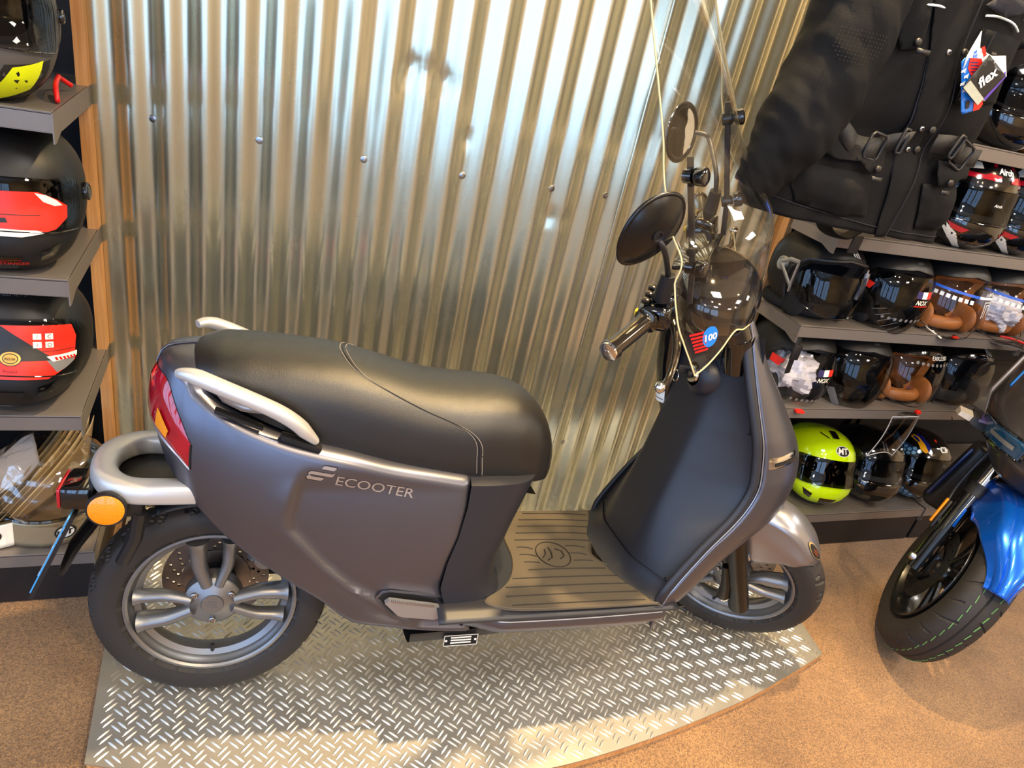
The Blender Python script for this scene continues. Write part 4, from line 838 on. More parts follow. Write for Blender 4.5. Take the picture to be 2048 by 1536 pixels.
def shell(jet, scale=1.0, NS=26, NT=96, edge=.012):
    RP = ring_params(NT); chin = not jet
    def fn(u, v):
        th, sg = RP[int(round(u * NT)) % NT]; s = v * (NS + 2) - 1; sc_ = min(1, max(0, s / NS))
        if jet:
            pz = port_jet(th); nz = neck(th) if th > -35 else (pz if th <= -35 else neck(th))
            if th <= -35: nz = pz
            else: t_ = (th + 35) / 125; nz = (62 + 118 * t_, interp(62 + 118 * t_, [(60, -60), (110, -62), (180, -50)]))
        else: pz = port_full(th); nz = neck(th)
        pa, na = dirv(pz[0] * sg, pz[1]), dirv(nz[0] * sg, nz[1]); m_ = (pa + na) * .5 + Vector((-.25, 0, 1.5)) * smooth(-25, 85, th) + Vector((0, 0, .12)) * smooth(-60, 0, th); m_.normalize()
        d = slerp(slerp(pa, m_, sc_), slerp(m_, na, sc_), sc_) if (pa - na).length > 1e-4 else pa
        d.normalize(); r = hr(d, chin) * scale
        if s < 0 or s > NS: r -= edge
        if 0 <= s < .5 or NS - .5 < s <= NS: r -= .001
        return Vector((0, 0, CZ)) + d * r
    return grid(fn, NT, NS + 2, cu=True)
M_paint = {}
def hpaint(name, rgb, gloss):
    return mat(name, rgb, .12 if gloss else .46, coat=1.0 if gloss else 0.0, bump=0.0 if gloss else .04, bscale=1300, vary=.03)
M_vis_c = glassmat('visor_clear', (.86, .86, .88), .03, graze=.4)
M_vis_s = glassmat('visor_smoke', (.12, .12, .12), .05, graze=.4)
M_vis_l = glassmat('visor_light_smoke', (.46, .46, .47), .03, graze=.4)
M_tan = mat('tan_leather', (158, 96, 44), .48, bump=.25, bscale=180, vary=.15, vscale=20)
M_pad = mat('dark_padding', (26, 26, 28), .9, bump=.3, bscale=400, vary=.1)
M_paper = mat('white_paper', (214, 210, 216), .75, vary=.08, vscale=14)
class Helm:
    def __init__(s, name, label, x, y, z, yaw, paint, jet=False, liner=None, pitch=0.0, scale=1.0, visor=None, vis_span=(76, -18, 18), bubble=.0, group=None, roll=0.0, vk=None):
        s.vk = vk or (1.0 if jet else .76)
        s.r = empty(name, (x, y, z), (0, 0, radians(yaw))); s.r.scale = (scale,) * 3; tag(s.r, label, 'helmet', group); s.jet = jet; s.chin = not jet
        s.R = Matrix.Rotation(radians(pitch), 3, 'Y') @ Matrix.Rotation(radians(roll), 3, 'X')
        s.zo = 0.0
        s.shell_o = s.mk(shell(jet), 'shell', paint, angle=55)
        zmin = min(v.co.z for v in s.shell_o.data.vertices); s.zo = -zmin
        for v in s.shell_o.data.vertices: v.co.z += s.zo
        s.mk(shell(jet, .90, edge=.03), 'liner', liner or M_pad, angle=60)
        if visor:
            A, e0, e1 = vis_span; s.vs = (A, e0, e1, bubble)
            s.visor_o = s.mk(grid(s.vfn, 48, 24), 'visor', visor, angle=80)
            s.mk(tube([s.vfn(u, v, .001) for u, v in [(i / 40, 0) for i in range(41)]], .0014, 6), 'visor_rim', M_gloss, s.visor_o)
    def vfn(s, u, v, ex=0.0):
        A, e0, e1, bub = s.vs; k = 1 - .30 * abs(2 * v - 1) ** 3; az = A * k * (2 * u - 1); el = e0 + (e1 - e0) * v + (6 * (1 - abs(2 * u - 1) ** 2) * (1 - v) * (-1 if s.jet else .3))
        return hs(az, el, .0055 + ex + bub * (1 - v) ** 1.3 * cos(radians(az)) ** 2, s.chin)
    def mk(s, vf, name, m, parent=None, **k):
        vf = ([s.R @ (Vector(p) - Vector((0, 0, CZ))) + Vector((0, 0, CZ + s.zo)) for p in vf[0]], vf[1]); return MB().add(vf).build(name, m, parent or s.r, **k)
    def patch(s, poly, m, name='graphic', lift=.0006, cell=6, parent=None, mir=False):
        for sg in ((1, -1) if mir else (1,)):
            s.mk(mapped(fillpoly([[(a * sg, b) for a, b in poly]] , cell), lambda a, b: hs(a, b, lift, s.chin)), name, m, parent or s.shell_o)
    def text(s, t, az, el, size, m, lift=.0010, shear=0, rot=0, name='lettering', sx=1.0, bold=0, vis=None):
        if vis: el *= s.vk; size *= s.vk ** .5
        v, f = text2d(t, size, shear, sx, bold); c_, s_ = cos(radians(rot)), sin(radians(rot))
        s.mk(([hs(az + (a * c_ - b * s_), el + (a * s_ + b * c_), lift + (.0066 if vis else 0) + (s.bubat(az + a, el + b) if vis else 0), s.chin) for a, b in v], f), name, m, vis or s.shell_o)
    def bubat(s, az, el):
        A, e0, e1, bub = s.vs; v = max(0, min(1, (el - e0) / (e1 - e0))); return bub * (1 - v) ** 1.3 * cos(radians(az)) ** 2
    def vpatch(s, poly, m, name='sticker', lift=.0012, cell=5):
        poly = [(p_[0], p_[1] * s.vk) for p_ in poly]
        s.mk(mapped(fillpoly([poly], cell), lambda a, b: hs(a, b, .0055 + lift + s.bubat(a, b), s.chin)), name, m, s.visor_o)
    def pivots(s, m, el=4, az=80, r=.017):
        for sg in (1, -1):
            p = hs(az * sg, el, .002, s.chin); n = (p - Vector((0, 0, CZ))).normalized(); q_ = n.to_track_quat('Z', 'Y').to_matrix()
            v, f = lathe([(0, .009), (r * .55, .009), (r * .62, .007), (r * .75, .0085), (r * .95, .007), (r, .003), (r, -.006)], 26, 'z'); s.mk(([p + q_ @ Vector(a) for a in v], f), 'visor_pivot', m, angle=40)
    def pads(s, m):
        for sg in (1, -1):
            c = Vector((.050, sg * .086, .055)); s.mk(grid(lambda u, v: c + Vector((.060 * sin(pi * v) ** .7 * cos(2 * pi * u), .020 * sin(pi * v) * sin(2 * pi * u), .046 * cos(pi * v))), 26, 14, cu=True), 'cheek_pad', m, angle=80)
        s.mk(tube([Vector((-.018 + .112 * cos(a), .090 * sin(a), .030 + .012 * cos(a))) for a in [2 * pi * i / 40 for i in range(40)]], .021, 12, closed=True), 'neck_roll', m, angle=80)
    def chinvent(s, m, e0=-48, e1=-33):
        s.patch([(-13, e1), (13, e1), (9, e0), (-9, e0)], m, 'chin_vent', .001); s.patch([(24, e1 + 4), (38, e1 + 8), (34, e1 - 1), (25, e1 - 4)], m, 'chin_vent', .001, mir=True)
    def strap(s, pts, m=None, w=.010):
        return s.mk(tube(spline(pts, 6), w, 8, sx=1.0, sy=.18, pw=.6), 'chin_strap', m or M_plastic, angle=60)
FR = 'helmets on the right-hand shelving'
black_g = hpaint('helmet_gloss_black', (10, 10, 12), True); black_m = hpaint('helmet_matte_black', (20, 20, 21), False); neon = hpaint('helmet_neon_yellow', (198, 235, 10), True)
M_hwhite = mat('helmet_white', (236, 230, 214), .14, coat=1.0, vary=.03); M_hred = mat('helmet_red', (170, 16, 34), .14, coat=1.0, vary=.05); M_hsilver = mat('helmet_silver', (170, 172, 176), .3, .8, vary=.03)
M_sred = mat('sticker_red', (224, 40, 26), .35, vary=.04); M_cream = mat('sticker_cream', (238, 232, 218), .5, vary=.02); M_sblack = mat('sticker_black', (22, 22, 24), .4, vary=.05); M_gold = mat('badge_gold_foil', (205, 160, 80), .3, .5, vary=.1); M_sgrey = mat('sticker_grey', (110, 110, 112), .5, vary=.05)
M_hblue = mat('flag_navy', (46, 40, 88), .5, vary=.03)
def flag(h, az, el, w_=8, hh=8):
    for i, m in enumerate((M_hblue, M_white, M_sred)): h.vpatch([(az + w_ * i, el - hh), (az + w_ * (i + 1), el - hh), (az + w_ * (i + 1), el), (az + w_ * i, el)][::1], m, 'flag_sticker')
# left shelves
h = Helm('full_face_helmet', 'grey and black full-face helmet with neon yellow bands on the top left shelf', -.450, 1.57, 1.1385, -80, hpaint('helmet_matte_grey', (74, 70, 68), False), visor=M_vis_l, scale=1.0, pitch=-4)
M_neonm = mat('neon_graphic', (214, 226, 12), .4, vary=.03); M_hdark = mat('helmet_graphic_black', (26, 25, 25), .45, vary=.03)
for sg in (1, -1):
    h.patch([(22 * sg, -26), (42 * sg, -22), (36 * sg, -40), (16 * sg, -50), (-2 * sg, -56), (4 * sg, -50)], M_neonm, cell=5, lift=.0010); h.patch([(44 * sg, -50), (84 * sg, -34), (86 * sg, -42), (48 * sg, -57)], M_neonm, lift=.0010)
    h.patch([(18 * sg, -25), (50 * sg, -22), (44 * sg, -42), (86 * sg, -30), (90 * sg, -46), (40 * sg, -60), (-4 * sg, -60), (0, -52)], M_hdark, lift=.0006); h.patch([(14 * sg, 27), (30 * sg, 27), (24 * sg, 60), (8 * sg, 60)], M_neonm, cell=6, lift=.0016)
h.patch([(-24, 27), (24, 27), (20, 64), (-20, 64)], M_hdark, lift=.0007); h.pivots(M_gloss, r=.012)
h = Helm('full_face_helmet', 'matte black full-face helmet with orange-red visor sticker on the second left shelf', -.430, 1.580, .8315, -86, black_m, visor=M_vis_l, scale=1.0, pitch=-4)
h.pivots(M_gloss, r=.018); h.chinvent(M_gloss)
h.vpatch([(-46, 12), (26, 12), (38, 5), (46, -2), (44, -12), (34, -20), (14, -25), (-40, -24)], M_sred); h.vpatch([(-46, -22), (-40, -24), (14, -25), (28, -22), (22, -20), (-10, -19), (-46, -18)], M_cream, lift=.0018); h.vpatch([(24, 11), (31, 9), (38, 4), (42, -1), (36, -1), (29, 3)], M_cream, lift=.0018)
h.vpatch([(-30, -8), (26, -8), (26, -8.6), (-30, -8.6)], M_sblack, 'sticker_print', .002); h.vpatch([(-8, -12), (6, -11), (7, -14.5), (-7, -15.5)], M_sblack, 'sticker_print', .002); h.text('STINGER', 8, -39, 4.6, M_sred, shear=.3, sx=1.1)
h.patch([(62, -34), (63.5, -32.5), (65, -34), (63.5, -35.5)], M_steel, 'rivet', .002)
h = Helm('full_face_helmet', 'matte black full-face helmet with large red and black visor sticker on the third left shelf', -.440, 1.575, .5245, -92, black_m, visor=M_vis_l, scale=1.0, pitch=-15, vis_span=(76, -22, 20), vk=.9)
h.vpatch([(-50, 16), (52, 17), (56, 6), (52, -14), (30, -25), (-50, -25)], M_sred); h.vpatch([(-50, 16), (2, 16), (36, -12), (8, -12), (-50, -12)], M_sblack, lift=.0018); h.vpatch([(30, -12), (54, -9), (50, -15), (42, -19), (36, -21)], M_sgrey, lift=.0018); h.vpatch([(-50, -15), (-8, -15), (2, -25), (-50, -25)], M_sgrey, lift=.0019)
h.vpatch([(30, -9), (55, -7), (54, -11), (34, -13)], M_cream, lift=.0022)
for i in range(6): h.vpatch([(35 + 3 * i, -9.8), (36.8 + 3 * i, -9.6), (38 + 3 * i, -12), (36.2 + 3 * i, -12.2)], M_red, 'sticker_print', .0028)
h.vpatch([(8 + 7 * cos(2 * pi * i / 24), -10 + 5.6 * sin(2 * pi * i / 24)) for i in range(24)], M_sblack, lift=.0024); h.vpatch([(8 + 6.3 * cos(2 * pi * i / 24), -10 + 5 * sin(2 * pi * i / 24)) for i in range(24)], M_gold, lift=.003); h.vpatch([(8 + 4.8 * cos(2 * pi * i / 24), -10 + 3.8 * sin(2 * pi * i / 24)) for i in range(24)], M_sblack, lift=.0034); h.vpatch([(8 + 4.2 * cos(2 * pi * i / 24), -10 + 3.2 * sin(2 * pi * i / 24)) for i in range(24)], M_gold, lift=.0038)
h.text('R22.06', 8, -10, 2.4, M_sblack, lift=.0045, vis=h.visor_o, bold=.01); h.text('CT', -7, -1, 8, M_white, lift=.0028, vis=h.visor_o, bold=.02); h.vpatch([(-22, -6), (-1, -6), (-1, -9.5), (-22, -9.5)], M_sred, lift=.0024); h.text('TS.COM', -7, -7.8, 2.4, M_sblack, lift=.003, vis=h.visor_o)
for i, (a, b) in enumerate(((22, 10), (30, 10), (22, 3), (30, 3))):
    h.vpatch([(a, b), (a + 5.5, b), (a + 5.5, b - 5), (a, b - 5)], M_cream, lift=.0024); h.text(('/', 'C', '/', 'O')[i], a + 2.7, b - 2.5, 4.2, M_sblack, lift=.003, vis=h.visor_o)
h.vpatch([(22, -5), (53, -4), (53, -4.4), (22, -5.4)], M_sblack, 'sticker_print', .0026); h.text('Protect', 8, -19, 3, M_sblack, lift=.0026, vis=h.visor_o); h.text('HELMETS', 8, 41, 5.2, M_sgrey, sx=1.2); h.chinvent(M_gloss)
for a in (-4, 2, 8): h.patch([(a, 46), (a + 3, 44), (a + 2, 54), (a - 3, 58)], M_sgrey)
h.patch([(-16, -32), (16, -32), (12, -44), (6, -54), (-6, -54), (-12, -44)], M_matblack, 'chin_panel', .004)
for e in (-46, -49, -52): h.patch([(-5, e), (5, e), (4.5, e - 1.2), (-4.5, e - 1.2)], M_sgrey, 'chin_slot', .0045)
h = Helm('full_face_helmet', 'black helmet half cut off on the bottom left shelf', -.735, 1.62, .1495, -80, black_g, visor=M_vis_s)
# right shelves, row 2 (top of the visible jets)
h = Helm('open_face_helmet', 'matte black open-face helmet with silver goggle visor arms and hanging strap', 1.560, 1.575, .8465, -95, black_m, jet=True, scale=.94, visor=M_vis_l, vis_span=(62, -24, 14), bubble=.03)
h.pads(M_pad); h.pivots(M_hsilver, el=6, az=92, r=.022)
for sg in (1, -1):
    for e0, e1 in ((9, 16), (3, -14)): h.mk(tube([hs(90 * sg, (e0 + 3) / 2 + 2, .010, False), hs(76 * sg, (e0 + e1) / 2 + 3, .013, False), hs(62 * sg, e1, .014, False)], .0055, 8, sx=.5, sy=1.2), 'visor_arm', M_hsilver)
    h.mk(tube([hs(62 * sg, e, .014, False) for e in (14, 4, -6, -20)], .006, 8, sx=.5, sy=1.3), 'visor_arm', M_hsilver)
    p = hs(96 * sg, -22, .001, False); h.mk(lathe([(0, .0), (.006, .0)], 10, 'y', p), 'snap', M_steel) if False else None
def stitch(h, loop, name='trim_stitching'):
    mb = []
    V, F = [], []
    for i in range(0, len(loop) - 1, 2):
        v, f = tube([loop[i], loop[i + 1]], .0011, 5); k = len(V); V += v; F += [tuple(q + k for q in g) for g in f]
    o = h.mk((V, F), name, M_white, h.shell_o); tag(o, kind='stuff')
lp2 = [hs(port_jet(t)[0] * -1, port_jet(t)[1], .004, False) for t in [-33 + i * 1.2 for i in range(102)]]
h.mk(tube([hs(port_jet(t)[0] * sg, port_jet(t)[1], .001, False) for sg, rng in ((-1, range(-34, 90, 4)), (1, range(90, -36, -4))) for t in rng], .006, 8), 'leather_trim', M_plastic, h.shell_o)
stitch(h, lp2); h.patch([(8, 40), (11, 38), (9, 52), (5, 56)], M_white); h.patch([(13, 39), (16, 37), (14, 50), (10, 54)], M_white); h.patch([(18, 38), (21, 36), (19, 47), (16, 50)], M_white)
h.strap([(.02, -.075, .03), (.06, -.090, .005), (.095, -.085, -.004), (.122, -.075, -.012), (.138, -.072, -.06), (.136, -.070, -.105), (.128, -.060, -.16)], w=.011)
h.mk(box((.142, -.071, -.082), (.008, .030, .05), .003), 'strap_buckle', M_plastic)
h = Helm('open_face_helmet', 'matte black open-face helmet with flag and dotted print on a long clear visor', 1.815, 1.565, .8465, -98, black_m, jet=True, scale=.94, visor=M_vis_l, vis_span=(76, -58, 24), bubble=.045)
h.pads(M_pad); flag(h, 2, 8); h.text('NOX', 12, -4.5, 7, M_hwhite, shear=.3, vis=h.visor_o, bold=.02); h.vpatch([(2, -8.4), (24, -8), (24, -8.8), (2, -9.2)], M_sred, 'sticker_print'); h.text('NOX', 6, 42, 5, M_hsilver, shear=.4, bold=.01)
for i in range(6): h.vpatch([(-40 + 6 * i, -22 - 5 * i), (-26 + 6 * i, -16 - 4 * i), (-26 + 6 * i, -16.6 - 4 * i), (-40 + 6 * i, -22.6 - 5 * i)], M_sgrey, 'visor_print')
for i in range(8): h.vpatch([(-26 + 7 * i + 1.8 * cos(2 * pi * k / 10), -26 + .2 * i + 1.8 * sin(2 * pi * k / 10)) for k in range(10)], M_sgrey, 'visor_print')
h.vpatch([(-64, 8), (-48, 5), (-52, -3), (-62, -1)], M_sred)
def stripe_visor(h, txt):
    h.vpatch([(-62, 14), (4, 10), (4, 7), (-62, 11)], mat('stripe_blue', (28, 84, 190), .4, vary=.03), 'visor_print'); h.vpatch([(4, 10), (50, 8), (50, 6), (4, 7)], M_white, 'visor_print')
    for i in range(7): h.vpatch([(-50 + 7 * i, 6.5 - .4 * i), (-45.5 + 7 * i, 6.3 - .4 * i), (-45.5 + 7 * i, 1.8 - .4 * i), (-50 + 7 * i, 2 - .4 * i)], M_white, 'visor_print')
    h.text(txt, 26, 13, 5.5, M_white, shear=.2, vis=h.visor_o, bold=.015)
    for (a, b, c, d) in ((14, 4, 15, -14), (14, 4, 28, 3), (27, 4, 28, -12), (17.5, 1, 18.3, -13), (17.5, 1, 25, .3), (24, 1, 24.8, -11)): h.vpatch([(a, b), (c, b), (c, d), (a, d)] if abs(c - a) < 2 else [(a, b), (c, b), (c, b - .8), (a, b - .8)], M_white, 'visor_print')
h = Helm('open_face_helmet', 'black open-face helmet with tan leather lining and blue and white striped visor', 2.055, 1.56, .8465, -98, black_m, jet=True, scale=.94, liner=M_tan, visor=M_vis_c, vis_span=(76, -34, 24), bubble=.04)
h.pads(M_tan); h.pivots(M_gloss, r=.02); stripe_visor(h, 'NOX'); h.strap([(.03, -.08, .03), (.09, -.09, .006), (.13, -.05, .004), (.14, .0, .006), (.12, .03, .012)], w=.009); h.mk(box((.135, .015, .010), (.012, .022, .010), .002), 'red_clip', M_sred)
h.mk(tube([(.02, -.09, .05), (.10, -.07, .02), (.14, -.04, .004)], .006, 8, sy=.3), 'chin_strap', M_hwhite)
h = Helm('open_face_helmet', 'black open-face helmet with striped visor and grey paper stuffing at right shelf end', 2.285, 1.56, .8465, -98, black_m, jet=True, scale=.94, liner=M_tan, visor=M_vis_c, vis_span=(76, -34, 24), bubble=.04)
h.pads(M_tan); stripe_visor(h, 'NOX')
def stuffing(h, c, r, seed):
    C_ = Vector(c); h.mk(grid(lambda u, v: C_ + Vector((sin(pi * v) * cos(2 * pi * u) * r[0], sin(pi * v) * sin(2 * pi * u) * r[1], cos(pi * v) * r[2])) * (1 + .35 * mnoise.noise(Vector((sin(pi * v) * cos(2 * pi * u) * 2.2 + seed, sin(pi * v) * sin(2 * pi * u) * 2.2, cos(pi * v) * 2.2))) + .18 * mnoise.noise(Vector((6 * sin(pi * v) * cos(2 * pi * u), 6 * sin(pi * v) * sin(2 * pi * u) + seed, 6 * cos(pi * v))))), 40, 28, cu=True), 'paper_stuffing', M_paper, angle=25)
stuffing(h, (.04, .0, .085), (.085, .080, .062), 3); h.strap([(.03, -.08, .03), (.09, -.09, .006), (.13, -.03, .002), (.15, .05, .0), (.17, .09, -.01)], w=.009)
# row 3
h = Helm('open_face_helmet', 'black open-face helmet with flag on visor and white paper stuffing beside the scooter', 1.595, 1.575, .5765, -98, black_m, jet=True, scale=.94, visor=M_vis_c, vis_span=(76, -58, 24), bubble=.045)
h.pads(M_pad); flag(h, 2, 8); h.text('NOX', 12, -4.5, 7, M_hwhite, shear=.3, vis=h.visor_o, bold=.02); stuffing(h, (.045, -.01, .09), (.080, .082, .070), 9); h.vpatch([(-60, 12), (-40, 10), (-46, 0), (-60, 2)], M_sred); h.mk(box((.150, .0, .004), (.02, .03, .008), .002), 'red_clip', M_sred)
for i in range(7): h.vpatch([(-18 + 7 * i + 1.8 * cos(2 * pi * k / 10), -30 + 1.8 * sin(2 * pi * k / 10)) for k in range(10)], M_sgrey, 'visor_print')
h = Helm('open_face_helmet', 'plain black open-face helmet with long clear visor between stuffed and tan-lined ones', 1.825, 1.575, .5765, -104, black_m, jet=True, scale=.94, visor=M_vis_l, vis_span=(76, -60, 26), bubble=.05)
h.pads(M_pad); h.text('NOX', 6, 44, 4.5, M_sgrey, shear=.4); h.vpatch([(-44, -26), (-34, -22), (-14, -46), (-22, -50)], M_sgrey, 'visor_print')
h = Helm('open_face_helmet', 'gloss black open-face helmet with tan leather lining and lettered brow above dotted visor', 2.055, 1.575, .5765, -98, black_g, jet=True, scale=.94, liner=M_tan, visor=M_vis_c, vis_span=(76, -30, 24), bubble=.03)
h.pads(M_tan); h.text('EXKLUSIV', 14, 29, 7.6, M_white, lift=.007, sx=.95, bold=.005)
for i in range(9): h.vpatch([(-22 + 7.4 * i + 2.1 * cos(2 * pi * k / 12), 20 + 2.1 * sin(2 * pi * k / 12)) for k in range(12)], M_sgrey, 'visor_print')
h.strap([(.03, -.08, .03), (.09, -.08, .006), (.14, -.04, -.002), (.16, .02, .004)], w=.012); h.mk(box((.150, .030, .010), (.014, .018, .012), .002), 'red_clip', M_sred)
h = Helm('open_face_helmet', 'gloss black open-face helmet with white stripe emblem and clear visor behind motorcycle', 2.285, 1.575, .5765, -98, black_g, jet=True, scale=.94, visor=M_vis_c, vis_span=(76, -44, 24), bubble=.03)
h.pads(M_pad); h.patch([(12, 38), (15, 37), (13, 50), (9, 54)], M_white); h.patch([(17, 37), (20, 36), (18, 48), (14, 52)], M_white); h.patch([(22, 36), (25, 35), (23, 45), (20, 47)], M_white); h.patch([(2, 34), (38, 31), (38, 30.2), (2, 33.2)], M_sgrey)
h.strap([(.03, -.08, .03), (.09, -.09, .006), (.12, -.06, .002), (.135, -.03, .0), (.14, .0, -.03)], w=.008)
# bottom row
def mtlogo(h, az, el, s=1):
    for k, m, l in ((1, M_white, .001), (.88, M_sblack, .0016)): h.patch([(az + 9 * s * k * cos(2 * pi * i / 30), el + 5.4 * s * k * sin(2 * pi * i / 30)) for i in range(30)], m, 'emblem', l, cell=4)
    h.text('MT', az, el, 8.4 * s, M_white, lift=.0024, shear=.15, bold=.03, sx=1.05)
h = Helm('full_face_helmet', 'neon yellow full-face helmet with smoked visor on the bottom shelf', 1.925, 1.600, .1495, -104, neon, visor=M_vis_s, pitch=-12, scale=.97)
mtlogo(h, 8, 33, 1.5); h.chinvent(M_gloss); h.patch([(-8, 52), (8, 52), (14, 70), (-14, 70)], M_gloss, 'crown_vent', .003); h.patch([(-40, 58), (-16, 50), (-18, 53), (-44, 62)], M_gloss, 'shell_line', .001)
h.mk(tube([hs(a, -42 - .12 * (a + 70) * -1, .0015) for a in range(-95, -20, 5)], .0018, 5), 'shell_line', mat('neon_dark', (120, 150, 6), .3, vary=.1), h.shell_o)
h = Helm('full_face_helmet', 'gloss black full-face helmet between the neon and the blue patterned helmets', 2.165, 1.600, .1495, -104, black_g, visor=M_vis_c, pitch=-12, scale=.95)
h.pivots(M_gloss, r=.015); h.patch([(-12, 33), (-9, 32), (-11, 46), (-15, 49)], M_hsilver); h.patch([(-6, 33), (-3, 32), (-5, 44), (-9, 47)], M_hsilver); h.chinvent(M_dark)
h = Helm('full_face_helmet', 'black full-face helmet with blue bubble pattern and yellow flame stripe', 2.400, 1.600, .1495, -104, black_g, visor=M_vis_l, pitch=-12, scale=.95)
M_bub = mat('bubble_blue', (110, 160, 196), .15, coat=1, vary=.2, vscale=60); M_bubd = mat('bubble_dark_blue', (26, 58, 96), .15, coat=1, vary=.1); M_fl = mat('flame_yellow', (240, 170, 20), .2, coat=1, vary=.04); M_deep = mat('flame_blue', (22, 30, 110), .15, coat=1, vary=.1)
h.patch([(-92, 46), (-26, 26), (-30, 22), (-70, 24), (-96, 10)], M_bubd, lift=.0008); h.patch([(-84, -24), (-44, -27), (-10, -42), (-20, -52), (-60, -54), (-88, -44)], M_bubd, lift=.0008)
for (A0, A1, E0, E1, f_) in ((-92, -28, 12, 46, 0), (-84, -16, -52, -26, 1)):
    i = 0
    a = A0
    while a < A1:
        e = E0
        while e < E1:
            ok = (e < 26 + (-28 - a) * .30 and e > 10 + (a + 92) * .18 if f_ == 0 else e < -26 - max(0, (a + 44)) * .4)
            if ok: h.patch([(a + 3.4 * cos(2 * pi * k / 10), e + 2.9 * sin(2 * pi * k / 10)) for k in range(10)], M_bub, 'bubble_graphic', .0013, cell=0)
            e += 6.6
        a += 7.6; E0 += 3.3 if i % 2 == 0 else -3.3; i += 1
h.patch([(-44, 60), (-30, 54), (-16, 40), (-10, 26), (-15, 25), (-30, 38), (-50, 50)], M_deep, lift=.002); h.patch([(-52, 54), (-38, 50), (-24, 38), (-17, 27), (-22, 25), (-30, 29), (-38, 40), (-56, 48)], M_fl, lift=.0026); h.patch([(-50, 51), (-40, 48), (-33, 41), (-38, 41), (-52, 49)], M_deep, lift=.0032)
h.patch([(8, 30), (22, 31), (26, 35), (22, 40), (8, 40), (5, 35)], M_white, 'emblem', .0012); h.text('M', 13, 35, 8, M_sblack, lift=.002, shear=.2, bold=.03); h.patch([(-2, 50), (2, 54), (5, 52), (3, 46)], M_sred); h.patch([(-86, -54), (-30, -56), (-28, -58), (-80, -60)], mat('trim_blue', (36, 96, 160), .2, coat=1, vary=.05), lift=.001)
# row 1 (upper) racing helmets
def race(label, x, yaw):
    h = Helm('full_face_helmet', label, x, 1.560, 1.1115, yaw, black_g, visor=M_vis_l, scale=.99, pitch=4)
    for sg in (1, -1):
        h.patch([(6 * sg, -52), (30 * sg, -34), (52 * sg, -24), (46 * sg, -30), (30 * sg, -42), (10 * sg, -58)], M_hwhite, lift=.001, cell=5); h.patch([(30 * sg, -30), (44 * sg, -24), (36 * sg, -38), (22 * sg, -46), (14 * sg, -48)], M_hwhite, lift=.0012, cell=5); h.patch([(56 * sg, -48), (86 * sg, -44), (78 * sg, -54), (58 * sg, -56)], M_hwhite, lift=.001)
        h.patch([(20 * sg, -24), (44 * sg, -22), (38 * sg, -27), (26 * sg, -28)], M_hred, lift=.0016); h.patch([(56 * sg, -26), (76 * sg, -40), (58 * sg, -30)], M_hred, lift=.0012)
        h.patch([(8 * sg, 28), (70 * sg, 25), (70 * sg, 31), (30 * sg, 32), (24 * sg, 35), (8 * sg, 34)], M_hred, lift=.0012); h.patch([(34 * sg, 38), (60 * sg, 34), (52 * sg, 62), (48 * sg, 46), (40 * sg, 46)], M_hwhite, lift=.0010)
        h.patch([(16 * sg, 44), (22 * sg, 44), (14 * sg, 64), (11 * sg, 62)], M_hred, lift=.001)
    h.text('Airoh', 0, 40, 11, M_white, lift=.002, bold=.03, shear=.1); h.text('Airoh', -2, 4, 5, M_white, lift=.001, vis=h.visor_o, bold=.02); h.chinvent(M_gloss, -44, -32); return h
race('black white and red racing helmet half hidden by the jacket hem', 1.945, -96)
race('black white and red racing helmet fully visible right of the jacket', 2.165, -100)
# top row
h = Helm('full_face_helmet', 'black helmet with red emblem and chrome chin between jacket and shelf edge', 1.935, 1.575, 1.3885, -96, black_g, visor=M_vis_l)
h.text('OPR', 18, 28, 8, M_white, lift=.007, bold=.02); h.patch([(8, 38), (24, 38), (30, 48), (14, 54), (10, 46), (18, 46)], M_sred); h.patch([(-10, 56), (26, 58), (26, 60), (-10, 59)], M_white); h.patch([(14, -28), (40, -26), (34, -36), (16, -36)], M_chrome, 'chin_plate', .003); h.patch([(10, -40), (13, -40), (22, -56), (18, -57)], M_white)
h = Helm('open_face_helmet', 'beige peaked helmet at the right end of the top shelf', 2.18, 1.60, 1.3885, -98, mat('helmet_beige', (168, 150, 118), .4, vary=.05), jet=True, scale=.94, visor=None)
h.pads(M_tan); pk = h.mk(grid(lambda u, v: hs(-50 + 100 * u, 30 - 6 * v, .004 + .085 * v * cos(radians(-50 + 100 * u)), False), 30, 8), 'peak', MATS['helmet_beige'], solid=.003)
for i in range(14): h.mk(tube([hs(-46 + 6.8 * i, 30 - 6 * v, .0065 + .085 * v * cos(radians(-46 + 6.8 * i)), False) for v in (0, .5, 1)], .0012, 5), 'peak_rib', M_tan, pk)
# loose things on and by the shelves
def thing_mesh(name, vf, m, label, cat, **k):
    o = mk(name, vf, m, None, **k); tag(o, label, cat); return o
def worldtube(name, pts, r, m, label, cat, **k): return thing_mesh(name, tube(spline(pts, 8), r, 8, **k), m, label, cat, angle=60)
worldtube('red_strap', [(-.345, 1.60, 1.145), (-.335, 1.56, 1.146), (-.328, 1.53, 1.143), (-.333, 1.55, 1.165), (-.338, 1.60, 1.172), (-.345, 1.64, 1.165), (-.33, 1.66, 1.150)], .0045, M_red, 'red cord loop beside the neon-banded helmet', 'cord')
